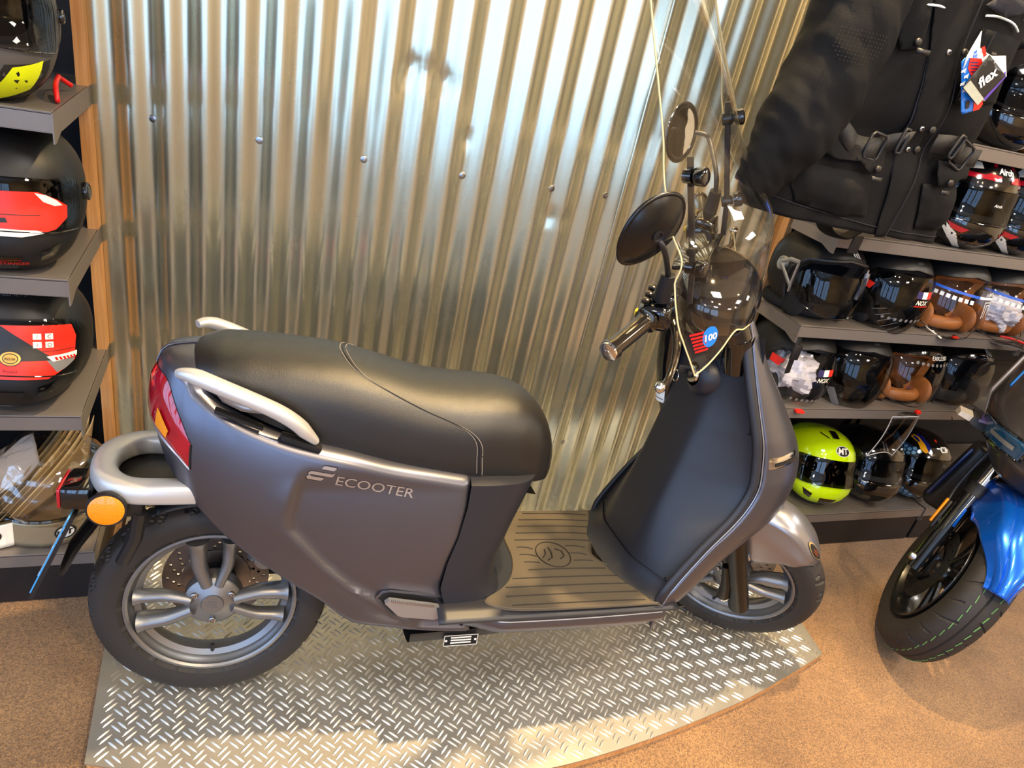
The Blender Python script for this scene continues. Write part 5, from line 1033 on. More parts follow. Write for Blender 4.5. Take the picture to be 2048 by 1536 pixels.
# loose clear visor hanging over the third right shelf edge
lv_ = empty('clear_visor', (1.945, 1.415, .47)); tag(lv_, 'loose clear helmet visor hanging over the shelf edge above the black helmets', 'visor')
vo_ = mk('visor_sheet', grid(lambda u, v: Vector((-.055 + .11 * u + .012 * sin(pi * v), -.012 - .055 * sin(pi * (.15 + .7 * u)) * (.3 + .7 * (1 - v)), .120 - .16 * v + .02 * sin(pi * u))), 24, 24), M_vis_c, lv_, solid=.0018)
mk('visor_rim', tube([Vector((-.055 + .11 * u + .012 * sin(pi * v), -.012 - .055 * sin(pi * (.15 + .7 * u)) * (.3 + .7 * (1 - v)), .120 - .16 * v + .02 * sin(pi * u))) for u, v in [(i / 20, 0) for i in range(21)] + [(1, i / 20) for i in range(21)] + [(1 - i / 20, 1) for i in range(21)] + [(0, 1 - i / 20) for i in range(21)]], .0014, 6, closed=True), mat('visor_edge_light', (200, 200, 200), .2, vary=.05), vo_)
mk('print_dot', disc((.028, -.058, .012), .004, 14, -.001, 'y'), M_white, vo_)
# bagged clear visors and printed visors at the bottom left
M_bag = glassmat('clear_bag', (.90, .86, .78), .12, .12); M_visor_in = mat('frosted_visor', (196, 178, 146), .35, vary=.12, vscale=10)
bg = empty('bagged_visors', (-.42, 1.60, .1495)); tag(bg, 'stack of curved clear visors wrapped in a crinkled plastic bag on the bottom left shelf', 'visors')
for i in range(7):
    x0 = .072 - .011 * i; mk('visor', grid(lambda u, v: Vector((x0 - .17 * v ** 1.5 - .02 * (1 - u) , .10 - .22 * v + .01 * i, .012 + .205 * (1 - v) ** .8 * (.35 + .65 * u))), 8, 16), M_visor_in if i % 2 else mat('frosted_visor_dark', (150, 132, 104), .3, vary=.1), bg, solid=.002)
def bagf(u, v):
    a = 2 * pi * u; b = pi * v; p = Vector((.0 + .125 * cos(a) * sin(b) ** .7, -.01 + .13 * sin(a) * sin(b) ** .7, .108 + .105 * cos(b))); n = mnoise.noise(p * 26) * .018 + mnoise.noise(p * 60 + Vector((3, 1, 0))) * .007; q_ = p * (1 + n * 3); q_.z = max(.001, q_.z); return q_
mk('plastic_bag', grid(bagf, 70, 44, cu=True), M_bag, bg, angle=18)
b2 = empty('wrapped_visor', (-.56, 1.60, .1495)); tag(b2, 'single pale visor in thin tissue leaning on the bagged stack at the far left', 'visor')
mk('visor', grid(lambda u, v: Vector((.11 - .20 * v - .02 * u, .02 - .08 * v + .04 * u, .02 + .17 * (1 - v) ** .7 * (.4 + .6 * u))) + Vector((0, 0, .012 * mnoise.noise(Vector((u * 5, v * 5, 0))))), 20, 30), M_paper, b2, solid=.002)
def vcard(name, label, cx, cy, yaw, m):
    r = empty(name, (cx, cy, .1495), (0, 0, yaw)); tag(r, label, 'visor')
    f = lambda u, v: Vector((-.085 + .17 * u, -.035 - .0 + .030 * (2 * u - 1) ** 2 + .012 * v, .004 + .062 * v - .0 * u))
    s = mk('visor_strip', grid(f, 24, 6), m, r, solid=.002); mk('dark_edge', tube([f(i / 24, 1) for i in range(25)], .004, 6, sy=1.2), M_gloss, s)
    for k, (rr, mm) in enumerate(((1, M_sblack), (.8, M_cream))):
        mk('emblem', ([f(.68 + .13 * rr * cos(2 * pi * i / 24), .5 + .26 * rr * sin(2 * pi * i / 24)) + Vector((0, -.0025 - .0006 * k, 0)) for i in range(24)], [tuple(range(24))]), mm, s)
    tv_, tf_ = text2d('MT', 1, .1, 1.1, .03); mk('lettering', ([f(.68 + a * .13, .5 + b * .28) + Vector((0, -.0042, 0)) for a, b in tv_], tf_), M_sblack, s)
vcard('printed_visor', 'smoked printed visor strip lying in front of the bagged stack', -.415, 1.500, .15, mat('strip_metal', (150, 138, 112), .3, .5, vary=.1)); vcard('printed_visor', 'pale printed visor strip at far left front of the bottom shelf', -.555, 1.495, -.08, M_cream)
worldtube('lanyard', [(2.30, 1.47, .8475), (2.33, 1.445, .850), (2.40, 1.43, .835), (2.47, 1.42, .80), (2.52, 1.43, .79)], .004, M_red, 'red cord hanging over the far right end of the second shelf', 'lanyard')
# ================================================================== hanging jacket
M_cloth = mat('black_cordura', (12, 12, 14), .75, bump=.45, bscale=900, vary=.12, vscale=6, spec=.2)
M_cloth2 = mat('black_lining', (20, 20, 30), .8, bump=.3, bscale=700, vary=.1); M_web = mat('black_webbing', (34, 32, 31), .6, bump=.5, bscale=500)
M_snap = mat('gunmetal_snap', (70, 68, 66), .45, .9, vary=.1); M_pipe = mat('reflective_piping', (205, 218, 220), .35, vary=.03)
jk = empty('motorcycle_jacket', (1.25, 1.26, 1.17)); tag(jk, 'black textile motorcycle jacket with waist belt and hang tags hanging before the right shelves', 'jacket'); JO = Vector(jk.location)
JL = [(1.16, .985), (1.22, .975), (1.30, 1.005), (1.37, 1.045), (1.45, 1.075), (1.55, 1.085), (1.65, 1.06), (1.75, 1.02), (1.84, 1.03), (1.90, 1.12)]
JR = [(1.16, 1.530), (1.25, 1.512), (1.37, 1.500), (1.45, 1.500), (1.55, 1.490), (1.65, 1.500), (1.75, 1.52), (1.84, 1.49), (1.90, 1.40)]
def jbody(u, v):
    z = 1.17 + .73 * v; xl, xr = sinterp(z, JL), sinterp(z, JR); xc, w_ = (xl + xr) / 2, (xr - xl) / 2; a = 2 * pi * u
    z -= .022 * (cos(a) * .5 + .5) * (1 - v) - .020 * (1 - v)
    dz = .075 * (1 - .25 * exp(-((z - 1.37) / .04) ** 2)) * (1 - .5 * smooth(1.75, 1.9, z))
    x = xc + w_ * math.copysign(abs(cos(a)) ** .8, cos(a)); y = 1.265 - dz * math.copysign(abs(sin(a)) ** .55, sin(a))
    fo = .010 * mnoise.noise(Vector((x * 9 + z * 3, z * 3.2, 1))) + .005 * mnoise.noise(Vector((x * 24 - z * 9, z * 9, 5))) + .004 * sin(x * 60 + 6 * z) * smooth(1.37, 1.2, z)
    return Vector((x, y - fo * (1 if sin(a) > 0 else -1), z))
mk('jacket_body', ([Vector(p) - JO for p in grid(jbody, 120, 90, cu=True)[0]], grid(jbody, 120, 90, cu=True)[1]), M_cloth, jk, angle=80, solid=.003)
def jy(x, z):   # front surface
    v = (z - 1.17) / .73; xl, xr = sinterp(z, JL), sinterp(z, JR); xc, w_ = (xl + xr) / 2, (xr - xl) / 2; c = max(-.98, min(.98, (x - xc) / w_)); ca = math.copysign(abs(c) ** (1 / .8), c); a = math.acos(ca)
    p = jbody(a / (2 * pi), v); return p.y
def sleeve(side):
    if side < 0: P = [(1.075, 1.27, 1.86), (1.035, 1.23, 1.72), (1.030, 1.195, 1.56), (1.000, 1.180, 1.43), (.965, 1.175, 1.34), (.935, 1.180, 1.262), (.926, 1.182, 1.236)]; Rr = [.07, .096, .090, .086, .074, .050, .046]
    else: P = [(1.45, 1.28, 1.86), (1.46, 1.30, 1.72), (1.43, 1.305, 1.55), (1.41, 1.305, 1.40), (1.40, 1.305, 1.28)]; Rr = [.06, .06, .05, .045, .04]
    Q = spline(P, 12); n = len(Q); rr = [interp(i / (n - 1) * (len(Rr) - 1), list(enumerate(Rr))) for i in range(n)]
    v, f = tube(Q, rr, 48, sx=1.0, sy=.80, up=(0, 1, 0), caps=False)
    v = [Vector(p) + (Vector(p) - Vector(Q[i // 48])).normalized() * (.007 * mnoise.noise(Vector((p[0] * 14 + p[2] * 8, p[1] * 9, p[2] * 10))) + .005 * mnoise.noise(Vector((p[0] * 30, p[1] * 20, p[2] * 34 + p[0] * 22))) * (1.6 if p[2] < 1.42 else 1)) - JO for i, p in enumerate(v)]
    return mk('sleeve', (v, f), M_cloth, jk, angle=80, solid=.003), Q, rr
sl, SQ, SRr = sleeve(-1); sleeve(1)
def jpatch(poly, name, m, lift=.003, puff=0.0, cell=.012, parent=jk, solid=.002):
    cx = sum(a for a, b in poly) / len(poly); cz = sum(b for a, b in poly) / len(poly)
    v, f = fillpoly([poly], cell)
    def edged(a, b):
        dmin = 9
        for i in range(len(poly)):
            (x0, z0), (x1, z1) = poly[i], poly[(i + 1) % len(poly)]; L2 = (x1 - x0) ** 2 + (z1 - z0) ** 2 + 1e-9; t = max(0, min(1, ((a - x0) * (x1 - x0) + (b - z0) * (z1 - z0)) / L2)); dmin = min(dmin, sqrt((a - x0 - t * (x1 - x0)) ** 2 + (b - z0 - t * (z1 - z0)) ** 2))
        return dmin
    return mk(name, ([Vector((a, jy(a, b) - lift - puff * smooth(0, .03, edged(a, b)), b)) - JO for a, b in v], f), m, parent, angle=50, solid=solid, off=0)
def jtube(pts, r, name, m, lift=.004, parent=jk, **k): return mk(name, tube([Vector((a, jy(a, b) - lift, b)) - JO for a, b in [tuple(p)[:2] for p in spline([(a, b, 0) for a, b in pts], 6)]], r, 8, **k), m, parent, angle=60)
jpatch([(1.178, 1.62), (1.222, 1.533), (1.255, 1.409), (1.262, 1.308), (1.285, 1.175), (1.315, 1.175), (1.335, 1.30), (1.335, 1.42), (1.30, 1.55), (1.27, 1.66), (1.18, 1.66)], 'storm_flap', M_cloth, .006, .004)
jpatch([(1.178, 1.66), (1.222, 1.533), (1.250, 1.409), (1.262, 1.308), (1.270, 1.306), (1.272, 1.41), (1.250, 1.535), (1.215, 1.66)], 'inner_placket', M_cloth2, .004)
pl = jpatch([(1.040, 1.352), (1.077, 1.300), (1.215, 1.300), (1.240, 1.215), (1.165, 1.206), (1.050, 1.222), (1.022, 1.27)], 'pocket', M_cloth, .006, .014); pr_ = jpatch([(1.362, 1.300), (1.502, 1.300), (1.522, 1.206), (1.40, 1.202)], 'pocket', M_cloth, .006, .014)
jpatch([(1.040, 1.362), (1.060, 1.375), (1.120, 1.350), (1.225, 1.352), (1.222, 1.312), (1.195, 1.300), (1.160, 1.322), (1.10, 1.318), (1.065, 1.328)], 'pocket_flap', M_cloth, .022, .003); jpatch([(1.372, 1.352), (1.495, 1.350), (1.500, 1.326), (1.455, 1.322), (1.436, 1.300), (1.395, 1.302), (1.380, 1.325)], 'pocket_flap', M_cloth, .022, .003)
jpatch([(1.100, 1.640), (1.168, 1.640), (1.192, 1.555), (1.186, 1.535), (1.155, 1.530), (1.135, 1.560)], 'chest_flap', M_cloth, .008, .003); jpatch([(1.330, 1.60), (1.462, 1.60), (1.470, 1.48), (1.345, 1.46)], 'chest_pocket', M_cloth, .006, .006)
jtube([(1.050, 1.402), (1.090, 1.375), (1.140, 1.352), (1.195, 1.352), (1.250, 1.372), (1.285, 1.378)], .017, 'waist_belt', M_web, .018, sy=.14, pw=.6, up=(0, 1, 0)) if False else None
def belt(pts, w_):
    P = [tuple(p)[:2] for p in spline([(a, b, 0) for a, b in pts], 8)]; v = []; f = []
    for i, (a, b) in enumerate(P):
        for k in (-1, 1): v.append(Vector((a, jy(a, b + k * w_) - .022 - .004 * sin(i * .6), b + k * w_)) - JO)
    for i in range(len(P) - 1): f.append((2 * i, 2 * i + 1, 2 * i + 3, 2 * i + 2))
    return mk('waist_belt', (v, f), M_web, jk, solid=.0025, angle=60)
belt([(1.050, 1.405), (1.085, 1.382), (1.130, 1.352), (1.185, 1.352), (1.245, 1.374), (1.270, 1.378)], .019); belt([(1.335, 1.382), (1.390, 1.385), (1.430, 1.370), (1.505, 1.368)], .019)
def buckle(x, z, w_, h_, rot):
    pts = [(w_ * c * (1 - .0), h_ * s) for c, s in ((1, .75), (.75, 1), (-.75, 1), (-1, .75), (-1, -.75), (-.75, -1), (.75, -1), (1, -.75))]; ca, sa = cos(rot), sin(rot)
    return mk('buckle', tube([Vector((x + a * ca - b * sa, jy(x, z) - .031, z + a * sa + b * ca)) - JO for a, b in pts], .0032, 8, closed=True, up=(0, 1, 0)), M_plastic, jk, angle=50)
buckle(1.184, 1.354, .020, .025, -.12); buckle(1.423, 1.370, .024, .026, -.35); buckle(1.243, 1.374, .007, .024, -.1); buckle(1.392, 1.384, .007, .024, -.3)
def snapb(x, z, r=.0065, lift=.012, ringm=False):
    y = jy(x, z) - lift; o = mk('snap', lathe([(0, -.003), (r * .6, -.0026), (r * .9, -.0015), (r, .0005), (r, .003)], 18, 'y', Vector((x, y, z)) - JO), M_snap if not ringm else M_steel, jk, angle=60)
    if ringm: mk('snap_hole', lathe([(0, -.0034), (r * .45, -.0034), (r * .5, -.002)], 14, 'y', Vector((x, y, z)) - JO), M_dark, o)
for a in ((1.302, 1.552, .007), (1.378, 1.560, .007), (1.315, 1.406, .008), (1.312, 1.363, .008)): snapb(*a, lift=.015)
snapb(1.178, 1.548, .0075, .015); snapb(1.205, 1.314, .0075, .030); snapb(1.419, 1.312, .0075, .030)
for a in ((1.262, 1.545), (1.286, 1.404), (1.288, 1.360)): snapb(*a, r=.006, lift=.012, ringm=True)
for x, z in ((1.209, 1.294), (1.418, 1.290), (1.184, 1.533)): jpatch([(x - .013, z - .005), (x + .013, z - .005), (x + .013, z + .005), (x - .013, z + .005)], 'rubber_tab', M_plastic, .028, cell=0)
jtube([(1.145, 1.606), (1.19, 1.612), (1.226, 1.611)], .0022, 'piping', M_pipe, .008); jtube([(1.110, 1.565), (1.128, 1.582), (1.144, 1.598)], .0022, 'piping', M_pipe, .008); jtube([(1.319, 1.620), (1.35, 1.624), (1.393, 1.622), (1.430, 1.612)], .0022, 'piping', M_pipe, .008)
jtube([(1.29, 1.66), (1.300, 1.55), (1.335, 1.42), (1.325, 1.28), (1.315, 1.175)], .0013, 'seam', M_cloth2, .011); jtube([(1.358, 1.60), (1.350, 1.50), (1.345, 1.47)], .0012, 'seam', M_cloth2, .013)
jtube([(.985, 1.226), (1.10, 1.212), (1.25, 1.198), (1.40, 1.190), (1.52, 1.186)], .0013, 'hem_seam', M_cloth2, .004)
jpatch([(1.33, 1.66), (1.30, 1.635), (1.36, 1.625), (1.42, 1.645), (1.45, 1.66)], 'collar_edge', M_cloth2, .014, .004)
tv_, tf_ = text2d('Reflex', .022, .25, 1.1); mk('embroidery', ([Vector((1.462 + a, jy(1.45, 1.62) - .012, 1.640 + b)) - JO for a, b in tv_], tf_), M_snap, jk)
# mesh shoulder patch on the sleeve
ms = MB()
for r_ in range(9):
    for c_ in range(13):
        a = -2.35 + c_ * .072; k = 26 + r_ * .55; i = int(k); t = k - i
        if i + 1 >= len(SQ) or abs(c_ - 6) + r_ * .9 > 11: continue
        C_ = Vector(SQ[i]) * (1 - t) + Vector(SQ[i + 1]) * t; r0 = SRr[i]; p = C_ + Vector((cos(a) * (r0 + .012), sin(a) * (r0 * .80 + .012), 0)); ms.add(box(p - JO, (.0030, .0012, .0012)))
mo_ = ms.build('mesh_patch', M_snap, jk); tag(mo_, kind='stuff')
# strap ends and loop under the hem
mk('tail_strap', tube([Vector(p) - JO for p in spline([(1.235, 1.30, 1.20), (1.27, 1.31, 1.150), (1.33, 1.31, 1.135), (1.36, 1.30, 1.16)], 6)], .022, 10, sy=.2, pw=.6), M_cloth, jk, angle=60)
mk('hook_tape', box(Vector((1.385, 1.315, 1.120)) - JO, (.03, .006, .045), .002), M_web, jk)
# hanger and rail the jacket hangs from
mk('hanger', tube([Vector(p) - JO for p in spline([(1.06, 1.27, 1.84), (1.25, 1.27, 1.895), (1.44, 1.27, 1.84)], 10)], .012, 10), M_plastic, jk); mk('hanger_hook', tube([Vector((1.25 + .022 * cos(a), 1.27, 1.975 + .022 * sin(a))) - JO for a in [-.5 + .3 * i for i in range(14)]] , .0025, 8), M_steel, jk); mk('hanger_hook', tube([Vector((1.25, 1.27, 1.895)) - JO, Vector((1.25, 1.27, 1.955)) - JO], .0025, 8), M_steel, jk)
rl = empty('clothes_rail', (1.9, 1.27, 1.995)); tag(rl, 'chrome clothes rail above the shelves carrying the black jacket', 'rail'); mk('rail', tube([(-.75, 0, 0), (1.3, 0, 0)], .0125, 14), M_chrome, rl)
for x in (-.60, 1.1): mk('rail_bracket', tube([(x, 0, 0), (x, .30, .0), (x, .62, -.02)], .010, 8), M_steel, rl)
# hang tags (top-level things held by the jacket)
def tagcard(name, label, P, yoff, m, thick=.0012, curl=.0):
    cx = sum(a for a, b in P) / len(P); cz = sum(b for a, b in P) / len(P); y0 = jy(1.36, 1.52) - yoff + .004; r = empty(name, (cx, y0, cz)); tag(r, label, 'hang tag')
    v, f = fillpoly([P], .012); mk('card', ([Vector((a - cx, -curl * ((a - cx) ** 2 * 60), b - cz)) for a, b in v], f), m, r, solid=thick, angle=50)
    curl = curl;
    def ov(poly, name, m2, l=.0016, cell=.01):
        vv, ff = fillpoly([poly], cell); mk(name, ([Vector((a - cx, -curl * ((a - cx) ** 2 * 60) - l, b - cz)) for a, b in vv], ff), m2, r)
    def tx(s, x, z, size, rot, m2, l=.002, sx=1, bold=0):
        vv, ff = text2d(s, size, 0, sx, bold); ca, sa = cos(rot), sin(rot); mk('lettering', ([Vector((x + a * ca - b * sa - cx, -curl * ((x - cx) ** 2 * 60) - l, z + a * sa + b * ca - cz)) for a, b in vv], ff), m2, r)
    return r, ov, tx
r, ov, tx = tagcard('hang_tag', 'white curled swing tag with small print, topmost on the jacket', [(1.303, 1.592), (1.320, 1.565), (1.362, 1.553), (1.345, 1.520), (1.300, 1.520), (1.287, 1.542)], .030, M_white, curl=.15)
tx('RELE', 1.318, 1.547, .013, -.9, M_blue, bold=.02); ov([(1.322, 1.566), (1.328, 1.570), (1.340, 1.556), (1.336, 1.551)], 'print_shape', M_sred)
r, ov, tx = tagcard('hang_tag', 'blue and red rounded swing tag hanging lowest on the jacket', [(1.290, 1.542), (1.330, 1.548), (1.340, 1.540), (1.389, 1.472), (1.386, 1.462), (1.350, 1.446), (1.343, 1.450), (1.286, 1.534)], .034, mat('tag_blue', (20, 110, 200), .3, coat=.5, vary=.05))
ov([(1.302, 1.544), (1.330, 1.548), (1.340, 1.540), (1.389, 1.472), (1.386, 1.462), (1.372, 1.456), (1.362, 1.474), (1.330, 1.512), (1.308, 1.526)], 'print_shape', M_sred)
for i in range(4): ov([(1.306 + .004 * i, 1.538 - .005 * i), (1.326 + .004 * i, 1.541 - .005 * i), (1.327 + .004 * i, 1.539 - .005 * i), (1.307 + .004 * i, 1.536 - .005 * i)], 'print_line', M_hblue, .0022)
for i, (a, b) in enumerate(((1.300, 1.520), (1.313, 1.512), (1.312, 1.498), (1.325, 1.488))): ov([(a - .006, b), (a - .001, b + .003), (a + .003, b + .007), (a + .004, b + .001), (a + .006, b - .003), (a, b - .002), (a - .004, b - .005)], 'print_shape', M_white, .0022)
ov([(1.340, 1.470), (1.346, 1.474), (1.352, 1.470), (1.356, 1.460), (1.350, 1.456), (1.345, 1.462)], 'print_shape', M_sblack, .0024)
r, ov, tx = tagcard('hang_tag', 'purple and white swing tag peeking from under the black one', [(1.350, 1.556), (1.385, 1.563), (1.412, 1.530), (1.386, 1.478), (1.370, 1.480)], .038, M_white); ov([(1.402, 1.538), (1.410, 1.528), (1.386, 1.480), (1.374, 1.482), (1.380, 1.500)], 'print_shape', mat('tag_purple', (92, 60, 170), .4, vary=.05))
r, ov, tx = tagcard('hang_tag', 'black and silver square swing tag with white lettering on top of the others', [(1.337, 1.557), (1.403, 1.530), (1.366, 1.468), (1.308, 1.492)], .043, M_sblack)
ov([(1.308, 1.492), (1.366, 1.468), (1.374, 1.482), (1.318, 1.507)], 'foil_band', mat('tag_foil', (190, 196, 180), .35, .4, vary=.2, vscale=120)); tx('flex', 1.358, 1.520, .030, -5.5 + 2 * pi - .1 if False else .82, M_white, sx=.95, bold=.03)
# a size larger, and hung a little nearer the shelves
JN = Vector((1.3125, 1.323, 1.157))
for t_ in [jk, rl] + [o_ for o_ in bpy.data.objects if o_.type == 'EMPTY' and o_.name.startswith('hang_tag')]: t_.location = JN + (t_.location - JO) * 1.05; t_.scale = (1.05,) * 3
# ================================================================== blue motorcycle
mo = empty('motorcycle', (1.894, 1.055, 0.006), (-.24, 0, .769 - pi)); tag(mo, 'black and blue motorcycle parked at the right edge with its front wheel turned', 'motorcycle')
M_bluep = mat('metallic_blue_paint', (8, 92, 205), .28, .55, coat=.6, rvary=.04); M_greyp = mat('dark_grey_paint', (58, 54, 53), .30, .4, coat=.3, bump=.02, bscale=1000); M_bwheel = mat('black_wheel', (14, 14, 15), .3, coat=.3, rvary=.05); M_green = mat('tyre_green_line', (96, 150, 84), .6, vary=.2)
def mx(p, c=(0, 0, .275)): return Vector(p) + Vector(c)
def tyre2(u, v):
    R_, w_ = .272, .118; prof = []
    a = -1 + 2 * v; k = abs(a); an = 2 * pi * u
    if k < .72: q = k / .72; y = w_ * .5 * (1 - (1 - q) ** 1.5 * 1.0) if False else w_ * .49 * sin(q * pi / 2.15); r = R_ - .040 * q ** 2.2
    else: q = (k - .72) / .28; y = w_ * .49 * (1 - .24 * q * q); r = R_ - .040 - .062 * q
    g = 0; n = 26
    if .10 < k < .70:
        ph = (u * n + (.5 if a < 0 else 0) + 0.9 * k) % 1.0; long = int(u * n + (.5 if a < 0 else 0) + .9 * k) % 2
        if ph < .11 and k > (.14 if long else .34): g = 1
    if k < .02: g = 1
    r -= .004 * g; return mx((r * cos(an), math.copysign(y, a), r * sin(an)))
def _join(L):
    m_ = MB()
    for q_ in L: m_.add(q_)
    return m_.v, m_.f
w2 = MB().add(lathe([(.180, -.052), (.178, -.057), (.170, -.054), (.166, -.045), (.160, -.02), (.158, 0), (.160, .02), (.166, .045), (.170, .054), (.178, .057), (.180, .052)], 90, 'y', (0, 0, .275))).build('wheel', M_bwheel, mo, solid=.004)
MB().add(grid(tyre2, 780, 72, cu=True)).build('tyre', M_rubber, w2, angle=30)
for rr, a_ in ((.2705, .022),):
    for sg in (-1, 1): mk('green_line', _join([tube([mx((rr * cos(t), sg * a_ * (1 + .2 * (t - t0) * 8), rr * sin(t))) for t in (t0, t0 + .04, t0 + .08)], .0012, 4) for t0 in [2 * pi * i / 52 for i in range(52)]]), M_green, w2)
for i in range(5):
    a = 2 * pi * i / 5 + .35
    for s_ in (-1, 1): mk('spoke', tube([mx(((.03 + .135 * t) * cos(a + s_ * (.25 - .08 * t)), -.018 + .01 * t, (.03 + .135 * t) * sin(a + s_ * (.25 - .08 * t)))) for t in (0, .33, .66, 1)], [.010, .008, .008, .011], 8, sy=1.3), M_bwheel, w2)
mk('hub', lathe([(0, -.055), (.020, -.055), (.028, -.045), (.040, -.03), (.042, .03), (0, .04)], 28, 'y', (0, 0, .275)), M_bwheel, w2); mk('brake_disc', ([mx(p) for p in brake_disc_vf(.115, .06, -.062)[0]], brake_disc_vf(.115, .06, -.062)[1]), mat('dark_disc', (50, 48, 48), .4, .8, vary=.1), w2)
for s_ in (-1, 1):
    mk('fork_leg', tube([(.01, s_ * .088, .235), (-.03, s_ * .088, .33), (-.098, s_ * .088, .505)], [.024, .025, .026], 20), M_gloss, mo); mk('fork_tube', tube([(-.098, s_ * .088, .505), (-.23, s_ * .088, .84)], .0185, 20), M_chrome, mo); mk('fork_collar', tube([(-.090, s_ * .088, .485), (-.104, s_ * .088, .520)], .029, 20), M_plastic, mo)
    rf = mk('fork_reflector', box((-.085, s_ * .126, .395), (.014, .006, .085), .004, rot=(-.37, 'Y')), M_amber, mo, angle=50); mk('reflector_bracket', box((-.074, s_ * .118, .392), (.018, .008, .095), .003, rot=(-.37, 'Y')), M_plastic, rf)
    mk('axle_nut', lathe([(0, s_ * .122), (.010, s_ * .120), (.014, s_ * .112), (.016, s_ * .10)], 12, 'y', (.0, 0, .262)), M_steel, mo)
def fen2(u, v):
    al = radians(30 + 92 * u); t = -1 + 2 * v; k = abs(t); s_ = math.copysign(1, t); R_ = .312 - .018 * smooth(.8, 0, u) * 0; wd = .072 * (.35 + .65 * smooth(0, .35, u)); sk = interp(u, [(0, .004), (.15, .02), (.35, .055), (.62, .10), (.82, .085), (1.0, .02)])
    if k < .6: q = k / .6; y = wd * sin(q * pi / 2); r = R_ - .030 * (1 - cos(q * pi / 2)) - (.006 if q < .45 else 0) * smooth(.3, .45, q)
    else: q = (k - .6) / .4; y = wd + .010 * q; r = R_ - .030 - sk * q
    return (r * cos(al), s_ * y, .275 + r * sin(al))
mk('front_fender', grid(fen2, 60, 40), M_bluep, mo, angle=32, solid=.002); mk('fender_ear', prism([(-.150, .52), (-.06, .47), (-.02, .40), (-.085, .405)], .006, lambda a, b, c: Vector((a, -.086 - c, b))), M_bluep, mo)
# nose fairing with headlight, seen at the frame edge
def nose(poly, y0, h, name, m, k=.0, parent=mo): return mk(name, prism(poly, h, lambda a, b, c: Vector((a, -(y0 + c) + k * (a + .1), b))), m, parent, angle=30)
def nz(u, v):   # beak shaped fairing
    z = .60 + .46 * v; xf = interp(z, [(.60, .02), (.66, .075), (.72, .10), (.80, .07), (.90, -.01), (1.06, -.16)]); xb = interp(z, [(.60, -.16), (.70, -.22), (.85, -.30), (1.06, -.40)]); wd = interp(z, [(.60, .09), (.66, .165), (.74, .205), (.86, .205), (1.06, .16)]); a = -pi / 2 + pi * u
    x_, y_ = xb + (xf - xb) * cos(a) ** .85 + .25, wd * math.copysign(abs(sin(a)) ** .85, sin(a)); return (-.25 + x_ * .966 + y_ * .259, -x_ * .259 + y_ * .966, z)
mk('nose_fairing', grid(nz, 48, 40), M_greyp, mo, angle=24, solid=.004)
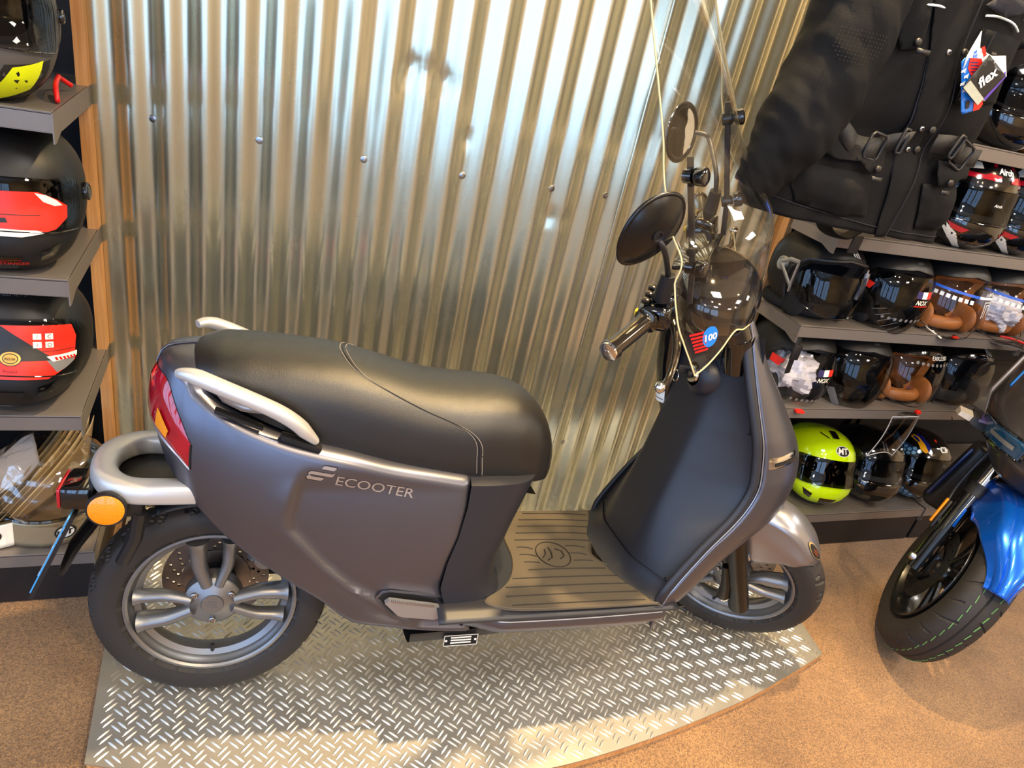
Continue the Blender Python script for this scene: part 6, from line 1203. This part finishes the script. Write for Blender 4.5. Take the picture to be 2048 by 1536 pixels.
for s_ in (-1, 1):
    f = lambda u, v: Vector(nz(.5 + s_ * (.06 + .30 * u), .17 + .12 * v - .05 * u)) + Vector((.004, s_ * .004, 0)); hl = mk('headlight', grid(f, 20, 8), mat('headlight_smoke', (24, 62, 88), .05, coat=1, vary=.3, vscale=30), mo, solid=.003)
    mk('headlight_trim', tube([f(u, v) for u, v in [(i / 12, 0) for i in range(13)] + [(1, i / 4) for i in range(1, 5)] + [(1 - i / 12, 1) for i in range(1, 13)] + [(0, .5)]], .004, 6, closed=True), M_gloss, hl)
    mk('running_light', grid(lambda u, v: f(.15 + .5 * u, .35 + .22 * v) + Vector((.004, s_ * .003, 0)), 8, 2), M_hsilver, hl)
    mk('side_stripe', grid(lambda u, v: Vector(nz(.5 + s_ * (.335 - .018 * u), .42 + .24 * v)) + Vector((.002, s_ * .0035, 0)), 2, 14), M_blue, mo, solid=.0008)
    for j, ch in enumerate('SUPER 8 R'):
        if ch == ' ': continue
        vv, ff = text2d(ch, .02, 0, 1, .02); mk('lettering', ([Vector(nz(.5 + s_ * (.33 - .9 * (b * 1.0 if s_ < 0 else b)) , .97 - .034 * j + a * 1.6 * (1 if s_ < 0 else -1))) + Vector((.002, s_ * .004, 0)) for a, b in vv], ff), M_blue, mo)
    mk('fairing_edge', tube([Vector(nz(.5 + s_ * .44, .10 + .85 * i / 20)) + Vector((.006, s_ * .004, 0)) for i in range(21)], .006, 8), mat('mid_grey_trim', (110, 104, 104), .35, .3, vary=.03), mo)
    ind = mk('indicator', prism([(-.05, -.03), (.05, -.006), (.046, .028), (-.04, .03)], .075, lambda a, b, c: Vector((-.12 + a * .8 + .12 * c, s_ * (.165 + c), .665 + b * (1 - 4 * c)))), M_plastic, mo, smooth=False); mk('indicator_lens', prism([(-.03, -.02), (.03, -.005), (.028, .02), (-.026, .022)], .035, lambda a, b, c: Vector((-.11 + a * .8 + .12 * c, s_ * (.241 + c), .665 + b * (.7 - 6 * c)))), mat('indicator_clear', (170, 165, 160), .12, coat=1, vary=.15, vscale=80), ind, smooth=False); mk('indicator_top', prism([(-.04, 0), (.036, 0), (.03, .006), (-.036, .006)], .06, lambda a, b, c: Vector((-.11 + a + .1 * c, s_ * (.17 + c), .694 - c * .25 + b))), M_hblue, ind)
ym = MB(); ym.add(tube([(-.20, 0, .62), (-.26, 0, .80), (-.34, 0, 1.0)], .05, 16)); ym.add(box((-.31, 0, .60), (.20, .16, .34), .05)); ym.add(box((-.30, 0, .44), (.07, .24, .26), .02)); ym.build('frame_and_radiator', M_plastic, mo, angle=50)
for s_ in (-1, 1): mk('radiator_shroud', box((-.262, s_ * .125, .45), (.012, .010, .20), .003), mat('shroud_blue', (10, 28, 78), .35, coat=.5, vary=.05), mo)
mk('handlebar', tube([(-.29, -.20, 1.05), (-.28, -.12, 1.05), (-.27, 0, 1.03), (-.28, .16, 1.05), (-.33, .36, 1.05)], .013, 12), M_plastic, mo); mk('fuel_tank', grid(lambda u, v: (-.50 + .16 * cos(pi * v) - .0, .10 * sin(pi * v) * cos(2 * pi * u), .86 + .12 * sin(pi * v) * sin(2 * pi * u)), 30, 20, cu=True), M_bluep, mo, angle=80)
mk('brake_hose', tube(spline([(-.04, -.10, .33), (-.13, -.12, .45), (-.17, -.12, .60), (-.2, -.1, .72)], 6), .005, 8), M_plastic, mo)
